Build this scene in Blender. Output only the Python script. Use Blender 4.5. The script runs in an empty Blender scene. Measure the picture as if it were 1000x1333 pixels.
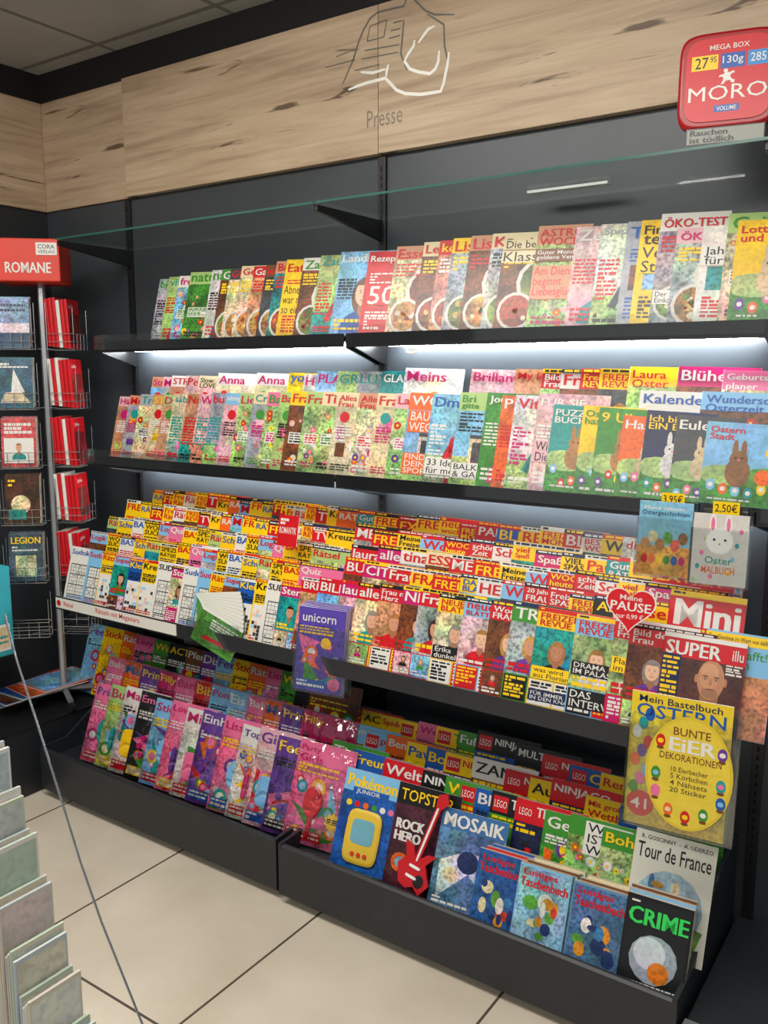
import bpy, math, random, bmesh
from math import sin, cos, radians, pi
from mathutils import Vector, Matrix
sc=bpy.context.scene; COL=sc.collection
TH=radians(34.65); PT=radians(8.84); F=1145.0; CZ=1.6; D=2.4
def Y(r): return r-D
def xs(px,yr,z):
    u=px-500; dz=CZ-z
    return (u*(yr*cos(TH)*cos(PT)+dz*sin(PT))-F*yr*sin(TH))/(F*cos(TH)+u*sin(TH)*cos(PT))
def at(px,py,yr):
    u=px-500;v=py-666.5;h=F*cos(PT)-v*sin(PT)
    s=yr/(u*sin(TH)+h*cos(TH))
    return ((u*cos(TH)-h*sin(TH))*s, CZ-(F*sin(PT)+v*cos(PT))*s)
# ---------------- colours
def lin(h):
    o=[]
    for i in (0,2,4):
        c=int(h[i:i+2],16)/255
        o.append(c/12.92 if c<=.04045 else ((c+.055)/1.055)**2.4)
    return tuple(o)
PAL=dict(R='c8101c',Y='f0c608',W='dddad2',K='121214',B='1854a4',G='3a8a2a',P='e26c98',M='c00c64',T='1a908c',O='e46214',C='dccba2',N='14204a',L='7cb6dc',S='a2a6ab',V='643490',D='404246',H='c88c6a',E='a4c474',A='724020',F='dcacb2')
NAM=dict(R='red',Y='yellow',W='white',K='black',B='blue',G='green',P='pink',M='magenta',T='teal',O='orange',C='cream',N='navy',L='light blue',S='silver grey',V='violet',D='dark grey',H='peach',E='pale green',A='brown',F='pale rose')
def cc(k,a=0.0):
    if isinstance(k,tuple): return (k[0],k[1],k[2],a)
    return lin(PAL.get(k,k))+(a,)
# ---------------- materials
def nt(name):
    m=bpy.data.materials.new(name); m.use_nodes=True
    return m,m.node_tree.nodes,m.node_tree.links,m.node_tree.nodes['Principled BSDF']
def setp(b,rough=.5,metal=0,spec=.5):
    b.inputs['Roughness'].default_value=rough; b.inputs['Metallic'].default_value=metal
    b.inputs['Specular IOR Level'].default_value=spec
def plain(name,hexc,rough=.5,metal=0,var=.12,scale=6,spec=.5):
    m,n,l,b=nt(name); setp(b,rough,metal,spec)
    tc=n.new('ShaderNodeTexCoord'); no=n.new('ShaderNodeTexNoise'); no.inputs['Scale'].default_value=scale; no.inputs['Detail'].default_value=4
    l.new(tc.outputs['Object'],no.inputs['Vector'])
    r=n.new('ShaderNodeValToRGB'); c=lin(hexc)
    r.color_ramp.elements[0].position=.3; r.color_ramp.elements[1].position=.7
    r.color_ramp.elements[0].color=tuple(x*(1-var) for x in c)+(1,)
    r.color_ramp.elements[1].color=tuple(min(1,x*(1+var)) for x in c)+(1,)
    l.new(no.outputs['Fac'],r.inputs['Fac']); l.new(r.outputs['Color'],b.inputs['Base Color'])
    return m
def printmat(name,rough):
    m,n,l,b=nt(name); setp(b,rough)
    at_=n.new('ShaderNodeAttribute'); at_.attribute_name='Col'
    tc=n.new('ShaderNodeTexCoord'); oi=n.new('ShaderNodeObjectInfo')
    mu=n.new('ShaderNodeMath'); mu.operation='MULTIPLY'; mu.inputs[1].default_value=40
    l.new(oi.outputs['Random'],mu.inputs[0])
    def noise(out,scale,det,gain,off,floor,hi):
        no=n.new('ShaderNodeTexNoise'); no.noise_dimensions='4D'; no.inputs['Scale'].default_value=scale; no.inputs['Detail'].default_value=det
        no.inputs['Distortion'].default_value=.3
        l.new(tc.outputs['Object'],no.inputs['Vector']); l.new(mu.outputs[0],no.inputs['W'])
        v=n.new('ShaderNodeVectorMath'); v.operation='MULTIPLY_ADD'; v.inputs[1].default_value=(gain,)*3; v.inputs[2].default_value=(off,)*3
        l.new(no.outputs[out],v.inputs[0])
        v2=n.new('ShaderNodeVectorMath'); v2.operation='MAXIMUM'; v2.inputs[1].default_value=(floor,)*3; l.new(v.outputs[0],v2.inputs[0])
        v4=n.new('ShaderNodeVectorMath'); v4.operation='MINIMUM'; v4.inputs[1].default_value=(hi,)*3; l.new(v2.outputs[0],v4.inputs[0])
        return v4
    a=noise('Color',10,1,1.3,.30,.5,1.35)
    g=noise('Fac',20,2,3.0,-.55,.28,1.2)
    c=noise('Fac',110,1,3.4,-.75,.4,1.2)
    def mul(p,q):
        v=n.new('ShaderNodeVectorMath'); v.operation='MULTIPLY'; l.new(p,v.inputs[0]); l.new(q,v.inputs[1]); return v.outputs[0]
    vm=mul(mul(a.outputs[0],g.outputs[0]),c.outputs[0])
    v3=mul(vm,at_.outputs['Color'])
    mx=n.new('ShaderNodeMix'); mx.data_type='RGBA'
    l.new(at_.outputs['Alpha'],mx.inputs[0]); l.new(at_.outputs['Color'],mx.inputs[6]); l.new(v3,mx.inputs[7])
    l.new(mx.outputs[2],b.inputs['Base Color'])
    return m
PRINT=printmat('glossy_print',.32)
def clear(name,tint,gl,rough=.05,bump=0):
    m=bpy.data.materials.new(name); m.use_nodes=True; n=m.node_tree.nodes; l=m.node_tree.links; n.clear()
    o=n.new('ShaderNodeOutputMaterial'); t=n.new('ShaderNodeBsdfTransparent'); t.inputs[0].default_value=tint+(1,)
    g=n.new('ShaderNodeBsdfGlossy'); g.inputs['Roughness'].default_value=rough; g.inputs['Color'].default_value=(1,1,1,1)
    fr=n.new('ShaderNodeLayerWeight'); fr.inputs['Blend'].default_value=.25
    a=n.new('ShaderNodeMath'); a.operation='MULTIPLY_ADD'; a.inputs[1].default_value=gl; a.inputs[2].default_value=gl*.12
    l.new(fr.outputs['Fresnel'],a.inputs[0]); mx=n.new('ShaderNodeMixShader')
    l.new(a.outputs[0],mx.inputs[0]); l.new(t.outputs[0],mx.inputs[1]); l.new(g.outputs[0],mx.inputs[2]); l.new(mx.outputs[0],o.inputs[0])
    if bump:
        tc=n.new('ShaderNodeTexCoord'); no=n.new('ShaderNodeTexNoise'); no.inputs['Scale'].default_value=16; no.inputs['Detail'].default_value=1; no.inputs['Distortion'].default_value=1.2
        l.new(tc.outputs['Object'],no.inputs['Vector'])
        bp=n.new('ShaderNodeBump'); bp.inputs['Strength'].default_value=bump; bp.inputs['Distance'].default_value=.02
        l.new(no.outputs['Fac'],bp.inputs['Height']); l.new(bp.outputs[0],g.inputs['Normal']); l.new(bp.outputs[0],fr.inputs['Normal'])
    return m
ACR=clear('clear_acrylic',(.96,.97,.97),.5)
GLASS=clear('shelf_glass',(.95,.98,.97),.22,.02)
WRAP=clear('plastic_film',(.98,.98,.98),.85,.07,.6)
EDGE=plain('glass_edge','2e5c50',.2)
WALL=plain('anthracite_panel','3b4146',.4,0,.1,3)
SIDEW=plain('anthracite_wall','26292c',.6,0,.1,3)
METAL=plain('black_powder_coat','18191c',.38,.0,.2,30)
METAL2=plain('dark_grey_powder_coat','222529',.4,.0,.12,30)
BLACK=plain('matt_black','0b0b0c',.7)
CHROME=plain('chrome_wire','b9bcc0',.25,.9)
STEEL=plain('silver_pole','a8abae',.35,.7)
REDP=plain('red_plastic','c01a22',.28,0,.05)
TEAL=plain('teal_cardboard','2b9aa6',.6)
WHITEP=plain('white_plastic','e9e9e6',.4)
SLOT=plain('slot_black','020202',.9)
def emis(name,col,st):
    m,n,l,b=nt(name); b.inputs['Emission Color'].default_value=col+(1,); b.inputs['Emission Strength'].default_value=st; return m
LED=emis('led_light',(.93,.97,1),95)
def wood():
    m,n,l,b=nt('oak_wood'); setp(b,.5)
    tc=n.new('ShaderNodeTexCoord'); mp=n.new('ShaderNodeMapping'); mp.inputs['Scale'].default_value=(.5,.5,9)
    l.new(tc.outputs['Object'],mp.inputs['Vector'])
    a=n.new('ShaderNodeTexNoise'); a.inputs['Scale'].default_value=2.4; a.inputs['Detail'].default_value=10; a.inputs['Distortion'].default_value=.5; a.inputs['Roughness'].default_value=.66
    l.new(mp.outputs[0],a.inputs['Vector'])
    r=n.new('ShaderNodeValToRGB'); e=r.color_ramp.elements
    e[0].position=.28; e[0].color=lin('967d66')+(1,); e[1].position=.72; e[1].color=lin('d2bca0')+(1,)
    x=r.color_ramp.elements.new(.5); x.color=lin('bca487')+(1,)
    l.new(a.outputs['Fac'],r.inputs['Fac'])
    mp2=n.new('ShaderNodeMapping'); mp2.inputs['Scale'].default_value=(1.7,1.7,20); mp2.inputs['Location'].default_value=(3.1,0,1.7); l.new(tc.outputs['Object'],mp2.inputs['Vector'])
    k=n.new('ShaderNodeTexNoise'); k.inputs['Scale'].default_value=1.2; k.inputs['Detail'].default_value=6; k.inputs['Distortion'].default_value=1.2
    l.new(mp2.outputs[0],k.inputs['Vector'])
    r2=n.new('ShaderNodeValToRGB'); r2.color_ramp.elements[0].position=.315; r2.color_ramp.elements[0].color=(.14,.10,.07,1); r2.color_ramp.elements[1].position=.35; r2.color_ramp.elements[1].color=(1,1,1,1)
    l.new(k.outputs['Fac'],r2.inputs['Fac'])
    mx=n.new('ShaderNodeMix'); mx.data_type='RGBA'; mx.blend_type='MULTIPLY'; mx.inputs[0].default_value=.85
    l.new(r.outputs[0],mx.inputs[6]); l.new(r2.outputs[0],mx.inputs[7])
    mp3=n.new('ShaderNodeMapping'); mp3.inputs['Scale'].default_value=(1.6,1.6,4.2); l.new(tc.outputs['Object'],mp3.inputs['Vector'])
    vo=n.new('ShaderNodeTexVoronoi'); vo.inputs['Scale'].default_value=1.4; l.new(mp3.outputs[0],vo.inputs['Vector'])
    r3=n.new('ShaderNodeValToRGB'); r3.color_ramp.elements[0].position=.03; r3.color_ramp.elements[0].color=(.3,.2,.13,1); r3.color_ramp.elements[1].position=.12; r3.color_ramp.elements[1].color=(1,1,1,1)
    l.new(vo.outputs['Distance'],r3.inputs['Fac'])
    mx2=n.new('ShaderNodeMix'); mx2.data_type='RGBA'; mx2.blend_type='MULTIPLY'; mx2.inputs[0].default_value=.75
    l.new(mx.outputs[2],mx2.inputs[6]); l.new(r3.outputs[0],mx2.inputs[7]); l.new(mx2.outputs[2],b.inputs['Base Color'])
    return m
WOOD=wood()
def tiles(name,c1,c2,grout,sz,off,mort,rough):
    m,n,l,b=nt(name); setp(b,rough)
    tc=n.new('ShaderNodeTexCoord'); mp=n.new('ShaderNodeMapping'); mp.inputs['Location'].default_value=(off[0],off[1],0)
    l.new(tc.outputs['Object'],mp.inputs['Vector'])
    br=n.new('ShaderNodeTexBrick'); br.offset=0; br.inputs['Scale'].default_value=1
    br.inputs['Brick Width'].default_value=sz; br.inputs['Row Height'].default_value=sz; br.inputs['Mortar Size'].default_value=mort; br.inputs['Mortar Smooth'].default_value=.1
    br.inputs['Mortar'].default_value=lin(grout)+(1,)
    l.new(mp.outputs[0],br.inputs['Vector'])
    no=n.new('ShaderNodeTexNoise'); no.inputs['Scale'].default_value=3; no.inputs['Detail'].default_value=8; l.new(tc.outputs['Object'],no.inputs['Vector'])
    r=n.new('ShaderNodeValToRGB'); r.color_ramp.elements[0].position=.3; r.color_ramp.elements[1].position=.7
    r.color_ramp.elements[0].color=lin(c1)+(1,); r.color_ramp.elements[1].color=lin(c2)+(1,); l.new(no.outputs['Fac'],r.inputs['Fac'])
    l.new(r.outputs[0],br.inputs['Color1']); l.new(r.outputs[0],br.inputs['Color2']); l.new(br.outputs['Color'],b.inputs['Base Color'])
    return m
FLOORM=tiles('beige_tiles','c9bda9','ddd2c0','564e43',.61,(2.15,.49),.004,.25)
CEILM=tiles('ceiling_tiles','9fa09b','adaea9','747571',.62,(2.9,.1),.012,.8)
# ---------------- mesh helpers
def link(o,parent=None):
    COL.objects.link(o)
    if parent: o.parent=parent
    return o
def mesh(name,v,f,mat,loc=(0,0,0),parent=None,smooth=False,bev=0):
    me=bpy.data.meshes.new(name); me.from_pydata([tuple(p) for p in v],[],f)
    me.materials.append(mat); me.update()
    if smooth:
        for p in me.polygons: p.use_smooth=True
    o=bpy.data.objects.new(name,me); o.location=loc; link(o,parent)
    if bev:
        b=o.modifiers.new('b','BEVEL'); b.width=bev; b.segments=2; b.limit_method='ANGLE'
    return o
def lab(o,label,cat,group=None,kind=None):
    o['label']=label; o['category']=cat
    if group:o['group']=group
    if kind:o['kind']=kind
    return o
def fixn(o):
    bm=bmesh.new(); bm.from_mesh(o.data); bmesh.ops.recalc_face_normals(bm,faces=bm.faces); bm.to_mesh(o.data); bm.free()
BF=[(0,3,2,1),(4,5,6,7),(0,1,5,4),(1,2,6,5),(2,3,7,6),(3,0,4,7)]
def box(name,x0,y0,z0,x1,y1,z1,mat,bev=0,parent=None):
    cx,cy=(x0+x1)/2,(y0+y1)/2; a,b,h=(x1-x0)/2,(y1-y0)/2,z1-z0
    v=[(-a,-b,0),(a,-b,0),(a,b,0),(-a,b,0),(-a,-b,h),(a,-b,h),(a,b,h),(-a,b,h)]
    loc=Vector((cx,cy,z0)); 
    if parent: loc=loc-Vector(parent.location)
    return mesh(name,v,BF,mat,loc,parent,bev=bev)
def prism(name,prof,x0,x1,mat,parent=None,bev=0):
    n=len(prof); cy=sum(p[0] for p in prof)/n; z0=min(p[1] for p in prof); cx=(x0+x1)/2
    v=[(x0-cx,p[0]-cy,p[1]-z0) for p in prof]+[(x1-cx,p[0]-cy,p[1]-z0) for p in prof]
    f=[tuple(range(n)),tuple(range(2*n-1,n-1,-1))]+[(i,i+n,(i+1)%n+n,(i+1)%n) for i in range(n)]
    loc=Vector((cx,cy,z0))
    if parent: loc=loc-Vector(parent.location)
    o=mesh(name,v,f,mat,loc,parent,bev=bev); fixn(o); return o
def tubes(name,lines,r,mat,parent,base):
    V=[];Fc=[]
    for pts in lines:
        for a,b in zip(pts[:-1],pts[1:]):
            a=Vector(a);b=Vector(b);d=(b-a).normalized(); u=d.orthogonal().normalized(); w=d.cross(u); k=len(V)
            for c in (a,b):
                for i in range(6):
                    t=i*pi/3; V.append(c+u*cos(t)*r+w*sin(t)*r)
            for i in range(6): Fc.append((k+i,k+(i+1)%6,k+6+(i+1)%6,k+6+i))
            Fc.append(tuple(range(k+5,k-1,-1)));Fc.append(tuple(range(k+6,k+12)))
    return mesh(name,[v-Vector(base) for v in V],Fc,mat,Vector(base)-(Vector(parent.location) if parent else Vector()),parent)
TC={}
def tmesh(s,bold=.006):
    if (s,bold) in TC: return TC[(s,bold)]
    cu=bpy.data.curves.new('t','FONT'); cu.body=s; cu.resolution_u=2; cu.offset=bold; cu.space_line=.85; cu.align_x='LEFT'
    ob=bpy.data.objects.new('t',cu); me=bpy.data.meshes.new_from_object(ob)
    vs=[(v.co.x,v.co.y) for v in me.vertices]; fs=[tuple(p.vertices) for p in me.polygons]
    bpy.data.objects.remove(ob); bpy.data.meshes.remove(me); bpy.data.curves.remove(cu)
    if not vs: TC[(s,bold)]=([],[],1); return TC[(s,bold)]
    x0=min(v[0] for v in vs);x1=max(v[0] for v in vs);y0=min(v[1] for v in vs);y1=max(v[1] for v in vs)
    vs=[((v[0]-x0)/(x1-x0),(v[1]-y0)/(y1-y0)) for v in vs]
    TC[(s,bold)]=(vs,fs,(x1-x0)/(y1-y0)); return TC[(s,bold)]
LY=.00020
class Cov:
    def __init__(s,w,h,t,edge='W',bg='W',a=0,spine=None):
        s.w,s.h,s.t=w,h,t; s.v=[];s.f=[];s.c=[]
        r=min(.002,t*.5); pr=[(w,0),(w,t),(r,t),(0,t*.7),(0,t*.3),(r,0)]
        pc=cc(edge); bc=cc(bg,a); sp=cc(spine or bg)
        n=6
        for i in range(n):
            p,q=pr[i],pr[(i+1)%n]
            col=pc if i==0 else (bc if i==5 else sp)
            s.poly([(p[0],p[1],0),(p[0],p[1],h),(q[0],q[1],h),(q[0],q[1],0)],col)
        s.poly([(p[0],p[1],h) for p in pr],pc); s.poly([(p[0],p[1],0) for p in pr][::-1],pc)
    def clear(s): s.v=[];s.f=[];s.c=[]
    def poly(s,pts,col):
        k=len(s.v); s.v+=pts; s.f.append(tuple(range(k,k+len(pts)))); s.c+=[col]*len(pts)
    def flat(s,pts,L,k,a=0):
        w,h=s.w,s.h
        s.poly([(min(max(x,.0005),w-.0005),-LY*L,min(max(z,.0005),h-.0005)) for x,z in pts],cc(k,a))
    def r(s,x0,z0,x1,z1,L,k,a=0):
        w,h=s.w,s.h; s.flat([(x0*w,z0*h),(x1*w,z0*h),(x1*w,z1*h),(x0*w,z1*h)],L,k,a)
    def e(s,cx,cz,rx,rz,L,k,a=0,n=14,t0=0,t1=2*pi):
        m=n if t1-t0>6 else n+1
        s.flat([(cx+rx*cos(t0+(t1-t0)*i/n),cz+rz*sin(t0+(t1-t0)*i/n)) for i in range(m)],L,k,a)
    def ef(s,cx,cz,r,L,k,a=0,rz=None): s.e(cx*s.w,cz*s.h,r*s.w,(rz or r)*s.w,L,k,a)
    def text(s,tx,x0,z0,x1,z1,L,k,bold=.006,heavy=.0,cen=False):
        w,h=s.w,s.h
        vs,fs,asp=tmesh(tx,bold)
        if not vs: return
        X0,Z0,X1,Z1=x0*w,z0*h,x1*w,z1*h
        tw,th=X1-X0,Z1-Z0
        if tw/th>asp*1.3:
            t2=th*asp*1.3
            if cen: X0+=(tw-t2)/2
            tw=t2
        c=cc(k)
        for rep in ((0,) if not heavy else (0,heavy)):
            k0=len(s.v)
            for a,b in vs:
                s.v.append((X0+a*tw+rep*th,-LY*(L+rep*2),Z0+b*th)); s.c.append(c)
            s.f+=[tuple(i+k0 for i in f) for f in fs]
    def bars(s,x0,z0,x1,z1,n,L,k,rng):
        dz=(z1-z0)/n
        for i in range(n):
            a=x0; big=rng.random()<.35
            while a<x1-.03:
                b=min(x1,a+rng.uniform(.03,.13)); s.r(a,z1-(i+(.85 if big else .62))*dz,b,z1-i*dz-.12*dz,L,k); a=b+.018
                if rng.random()<.1: break
    def done(s,name):
        me=bpy.data.meshes.new(name); me.from_pydata(s.v,[],s.f); me.materials.append(PRINT)
        ca=me.color_attributes.new('Col','FLOAT_COLOR','POINT')
        ca.data.foreach_set('color',[x for c in s.c for x in c]); me.update(); return me
SKIN=['d8a282','cc9070','e2b494','ba7e5c']
HAIR=['3a2418','6b4425','b98a42','a8743a','20160f','8c8478','9a4a22']
def portrait(C,cx,cz,s,rng,L,shirt=None,hair=None,male=None):
    sk=rng.choice(SKIN); ha=hair or rng.choice(HAIR); sh=shirt or rng.choice('RBKWTMVGN')
    if male is None: male=rng.random()<.3
    if not male: C.e(cx,cz-.12*s,.58*s,.85*s,L,ha,.35)
    C.flat([(cx-1.0*s,cz-1.75*s),(cx+1.0*s,cz-1.75*s),(cx+.9*s,cz-1.15*s),(cx+.6*s,cz-.92*s),(cx+.22*s,cz-.78*s),(cx-.22*s,cz-.78*s),(cx-.6*s,cz-.92*s),(cx-.9*s,cz-1.15*s)],L+1,sh,.5)
    C.flat([(cx-.22*s,cz-.85*s),(cx,cz-1.15*s),(cx+.22*s,cz-.85*s),(cx+.17*s,cz-.4*s),(cx-.17*s,cz-.4*s)],L+2,'a06a4c')
    C.e(cx,cz,.42*s,.57*s,L+3,sk,.08); C.e(cx-.05*s,cz+.02*s,.3*s,.44*s,L+3.4,sk)
    C.e(cx,cz+.27*s,.45*s,.4*s,L+4,ha,.35,8,radians(12),radians(168))
    if s>.012:
        for d in (-1,1):
            if s>.03: C.e(cx+d*.16*s,cz+.03*s,.065*s,.03*s,L+4,'cfc8c0',0,8)
            C.e(cx+d*.16*s,cz+.03*s,.04*s,.032*s,L+5,'2a1c14',0,8)
            C.e(cx+d*.16*s,cz+.12*s,.09*s,.018*s,L+4,ha,0,6)
        C.e(cx,cz-.13*s,.05*s,.05*s,L+4,'b8805f',0,8); C.e(cx,cz-.3*s,.14*s,.05*s,L+4,'a8283a' if not male else '9a5048',0,8); C.e(cx,cz-.29*s,.1*s,.02*s,L+5,'e8e2da',0,8)
def title(C,t,tc,z0,z1,L=7,x0=.05,x1=.95):
    ls=t.split('/'); n=len(ls)
    if n==1:
        q=len(t); hh=.095 if q>8 else .108 if q>5 else .125; z0=max(z0,z1-hh)
    dz=(z1-z0)/n
    for i,q in enumerate(ls): C.text(q,x0,z1-(i+1)*dz+.08*dz,x1,z1-i*dz-.04*dz,L,tc,heavy=.05)
def cover(t,bg,tc,style,w,h,th,seed,subs=(),spine=None):
    rng=random.Random(seed); C=Cov(w,h,th,bg=bg,a=0,spine=spine)
    if style=='gossip':
        C.r(0,.28,1,.8,1,rng.choice('LCHFSEADT'),.95)
        if rng.random()<.5: portrait(C,.66*w,.58*h,.15*w,rng,2)
        portrait(C,.32*w,.57*h,.2*w,rng,3.2)
        k2=rng.choice('YWRMBT')
        C.r(.66,.6,.98,.79,8,rng.choice('CLFSAD'),.9); portrait(C,.82*w,.72*h,.08*w,rng,8.5)
        C.r(.60,.42,.98,.58,8,k2); C.bars(.62,.43,.97,.57,5,9,'K' if k2 in 'YW' else 'W',rng)
        C.r(.60,.30,.98,.40,8,rng.choice('KRBM')); C.bars(.62,.31,.97,.39,3,9,rng.choice('WY'),rng)
        for i in range(3):
            k3=rng.choice('YRWNMKB'); ph=(i==rng.randint(0,2)) or rng.random()<.3
            C.r(.02+i*.33,.03,.33+i*.33,.27,8,rng.choice('CHLFAE') if ph else k3,.9 if ph else 0)
            if ph: portrait(C,(.17+i*.33)*w,.2*h,.06*w,rng,8.5); C.bars(.04+i*.33,.04,.31+i*.33,.1,2,11,'W',rng)
            else: C.bars(.04+i*.33,.05,.31+i*.33,.26,6,9,'K' if k3 in 'YW' else 'Y' if rng.random()<.4 else 'W',rng)
        C.bars(.05,.29,.56,.40,2,9,rng.choice('YWR'),rng)
        k4=rng.choice('YRKWN'); C.r(0,.955,1,1,3,k4); C.bars(.04,.962,.96,.993,1,9,'K' if k4 in 'YW' else rng.choice('WY'),rng)
        title(C,t,tc,.81,.948,9)
        if rng.random()<.4: C.ef(.86,.77,.1,10,'Y' if bg=='R' else 'R'); C.bars(.8,.75,.92,.785,2,11,'K',rng)
    elif style=='face':
        C.r(0,0,1,1,1,bg,.6); portrait(C,.52*w,.5*h,.36*w,rng,2,male=False)
        C.bars(.04,.42,.36,.68,7,8,rng.choice('KRWM'),rng); C.bars(.06,.05,.9,.2,3,8,rng.choice('WYR'),rng); C.bars(.7,.3,.97,.5,5,8,rng.choice('WK'),rng)
        C.ef(.82,.26,.11,8,rng.choice('YRMTG')); title(C,t,tc,.8,.97,9)
    elif style=='fashion':
        C.r(0,0,1,1,1,bg,.7); k=rng.choice('PTVRBCMGHN')
        C.r(.0,0,1,.3,1.3,rng.choice('ESHDT'),.95)
        portrait(C,.55*w,.66*h,.19*w,rng,2,shirt=k,male=False)
        C.flat([(.36*w,.0),(.74*w,.0),(.70*w,.2*h),(.74*w,.42*h),(.36*w,.42*h),(.42*w,.2*h)],3,k,.85)
        C.flat([(.22*w,.2*h),(.31*w,.17*h),(.44*w,.38*h),(.36*w,.42*h)],3,k,.8)
        C.bars(.04,.25,.3,.66,10,6,rng.choice('KRMTW'),rng); C.bars(.76,.35,.97,.6,6,6,rng.choice('KWM'),rng); C.bars(.05,.04,.95,.13,2,6,rng.choice('WKR'),rng); C.ef(.84,.22,.11,6,rng.choice('YRMT')); title(C,t,tc,.8,.97,9)
    elif style=='food':
        C.r(0,0,1,.84,1,rng.choice('ACHDSAT'),.95)
        for j in range(2):
            cx,cz,rr=(.62,.5,.36) if j==0 else (.3,.2,.27)
            C.ef(cx,cz,rr,2+j*2,'cfcbc2',.15); C.ef(cx,cz,rr*.84,2.5+j*2,rng.choice(['b07820','9a3c20','6c8430','bf8a3c']),1)
            for i in range(12):
                a=rng.random()*6.28; q=rng.random()*.6; C.ef(cx+cos(a)*rr*q,cz+sin(a)*rr*q*w/h,rr*rng.uniform(.08,.2),3+j*2,rng.choice(['b8301e','5a8426','d8b860','8a4422','dccfb4','c8741c']),.5)
        C.bars(.05,.64,.6,.8,4,7,rng.choice('KRWY'),rng); C.bars(.55,.08,.95,.2,4,7,'W',rng); C.ef(.85,.74,.1,7,rng.choice('YRGO')); title(C,t,tc,.8,.97,9)
    elif style=='garden':
        C.r(0,0,1,.82,1,rng.choice('GEECAL'),1)
        for i in range(20):
            x,z,r0,k=rng.uniform(.06,.94),rng.uniform(.04,.74),rng.uniform(.03,.07),rng.choice('PMYWRVOHF')
            C.ef(x,z,r0,2+.1*i,k,.5); C.ef(x,z,r0*.35,2.1+.1*i,'Y' if k!='Y' else 'A')
        C.r(.08,.34,.62,.48,6,'W'); C.bars(.1,.35,.6,.47,4,7,rng.choice('GRMK'),rng); C.bars(.08,.05,.92,.13,2,7,rng.choice('WKM'),rng)
        C.ef(.8,.64,.12,7,rng.choice('GRMY')); title(C,t,tc,.8,.97,9)
    elif style=='house':
        C.r(0,0,1,.8,1,'L',.6); C.r(0,0,1,.3,2,'E',.95); C.r(.25,.22,.9,.5,3,rng.choice('WCHS'),.7)
        C.r(.3,.24,.55,.46,4,'D',.9); C.r(.6,.3,.86,.46,4,'A',.9); C.r(.25,.5,.95,.54,4,'D',.3)
        C.bars(.05,.56,.6,.78,6,7,rng.choice('KRW'),rng); C.bars(.06,.05,.8,.18,4,7,'W',rng); C.ef(.82,.66,.11,7,'R'); title(C,t,tc,.8,.97,9)
    elif style=='craft':
        C.r(0,0,1,.84,1,rng.choice('CFELHS'),.6)
        for i in range(8):
            k=rng.choice('PTYVOEFHCA'); x=rng.uniform(.04,.76); z=rng.uniform(.04,.58)
            C.r(x,z,x+rng.uniform(.14,.24),z+rng.uniform(.08,.2),2+.2*i,k,.8)
        portrait(C,.55*w,.56*h,.2*w,rng,4,male=False); C.ef(.2,.7,.09,9,rng.choice('RMTG')); C.bars(.06,.4,.36,.6,6,9,rng.choice('KMW'),rng); C.bars(.06,.04,.9,.13,3,9,rng.choice('MKRG'),rng); title(C,t,tc,.82,.97,9)
    elif style=='puzzle':
        C.r(.04,.04,.96,.6,1,'W'); n=11
        cw=.88*w/n; nz=int(.52*h/cw)
        for i in range(n):
            for j in range(nz):
                q=rng.random()
                if q<.42: C.flat([(.06*w+i*cw,.05*h+j*cw),(.06*w+(i+.9)*cw,.05*h+j*cw),(.06*w+(i+.9)*cw,.05*h+(j+.9)*cw),(.06*w+i*cw,.05*h+(j+.9)*cw)],2,'333333' if q<.2 else ('98c4de' if q<.3 else 'e4b9a0'))
        C.r(.50,.26,.94,.68,3,rng.choice('LPCTGA'),.9); portrait(C,.72*w,.54*h,.15*w,rng,4)
        C.bars(.06,.62,.48,.76,4,7,rng.choice('KRN'),rng); C.ef(.85,.16,.12,7,rng.choice('RBY')); C.bars(.05,.05,.6,.12,2,7,'R',rng)
        k4=rng.choice('RKWN'); C.r(0,.955,1,1,3,k4); C.bars(.04,.962,.96,.993,1,9,'K' if k4 =='W' else 'Y',rng)
        title(C,t,tc,.78,.948,9)
    elif style=='sudoku':
        C.r(.1,.12,.9,.68,1,'W'); 
        for i in range(10):
            q=.006 if i%3 else .016
            C.r(.1+.0889*i-q/2,.12,.1+.0889*i+q/2,.68,2,'K'); C.r(.1,.12+.0622*i-q/2,.9,.12+.0622*i+q/2,2,'K')
        for i in range(26): C.ef(.145+.0889*rng.randint(0,8),.15+.0622*rng.randint(0,8),.018,3,'K')
        C.bars(.1,.04,.9,.1,2,3,tc,rng); C.ef(.8,.66,.12,4,'R' if tc!='R' else 'Y'); title(C,t,tc,.74,.96,9)
    elif style=='kids':
        C.r(0,0,1,.8,1,bg,.7)
        for i in range(5): C.flat([(rng.uniform(0,1)*w,rng.uniform(0,.7)*h) for _ in range(3)],1.2+.1*i,rng.choice('YLPOTVRG'),.5)
        for i in range(9):
            k=rng.choice('YOGRBPMTVL'); x=rng.uniform(.12,.88);z=rng.uniform(.08,.7);r=rng.uniform(.05,.14)
            C.ef(x,z,r,2+.3*i,k,.5); C.ef(x,z,r*.6,2.15+.3*i,rng.choice('WYLPC'),.5)
        C.r(.04,.04,.66,.14,6,rng.choice('RYKB')); C.bars(.06,.05,.64,.13,2,7,'W',rng); C.bars(.05,.68,.8,.78,3,7,rng.choice('WYK'),rng)
        cx,cz,R=.8*w,.28*h,.15*w
        C.flat([(cx+(R if i%2 else R*.7)*cos(i*pi/10),cz+(R if i%2 else R*.7)*sin(i*pi/10)) for i in range(20)],6,rng.choice('YRO')); C.bars(.7,.25,.9,.31,3,7,'K',rng)
        title(C,t,tc,.79,.96,9)
    elif style=='tech':
        C.r(0,0,1,.78,1,rng.choice('BGNRDA'),.95)
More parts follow.
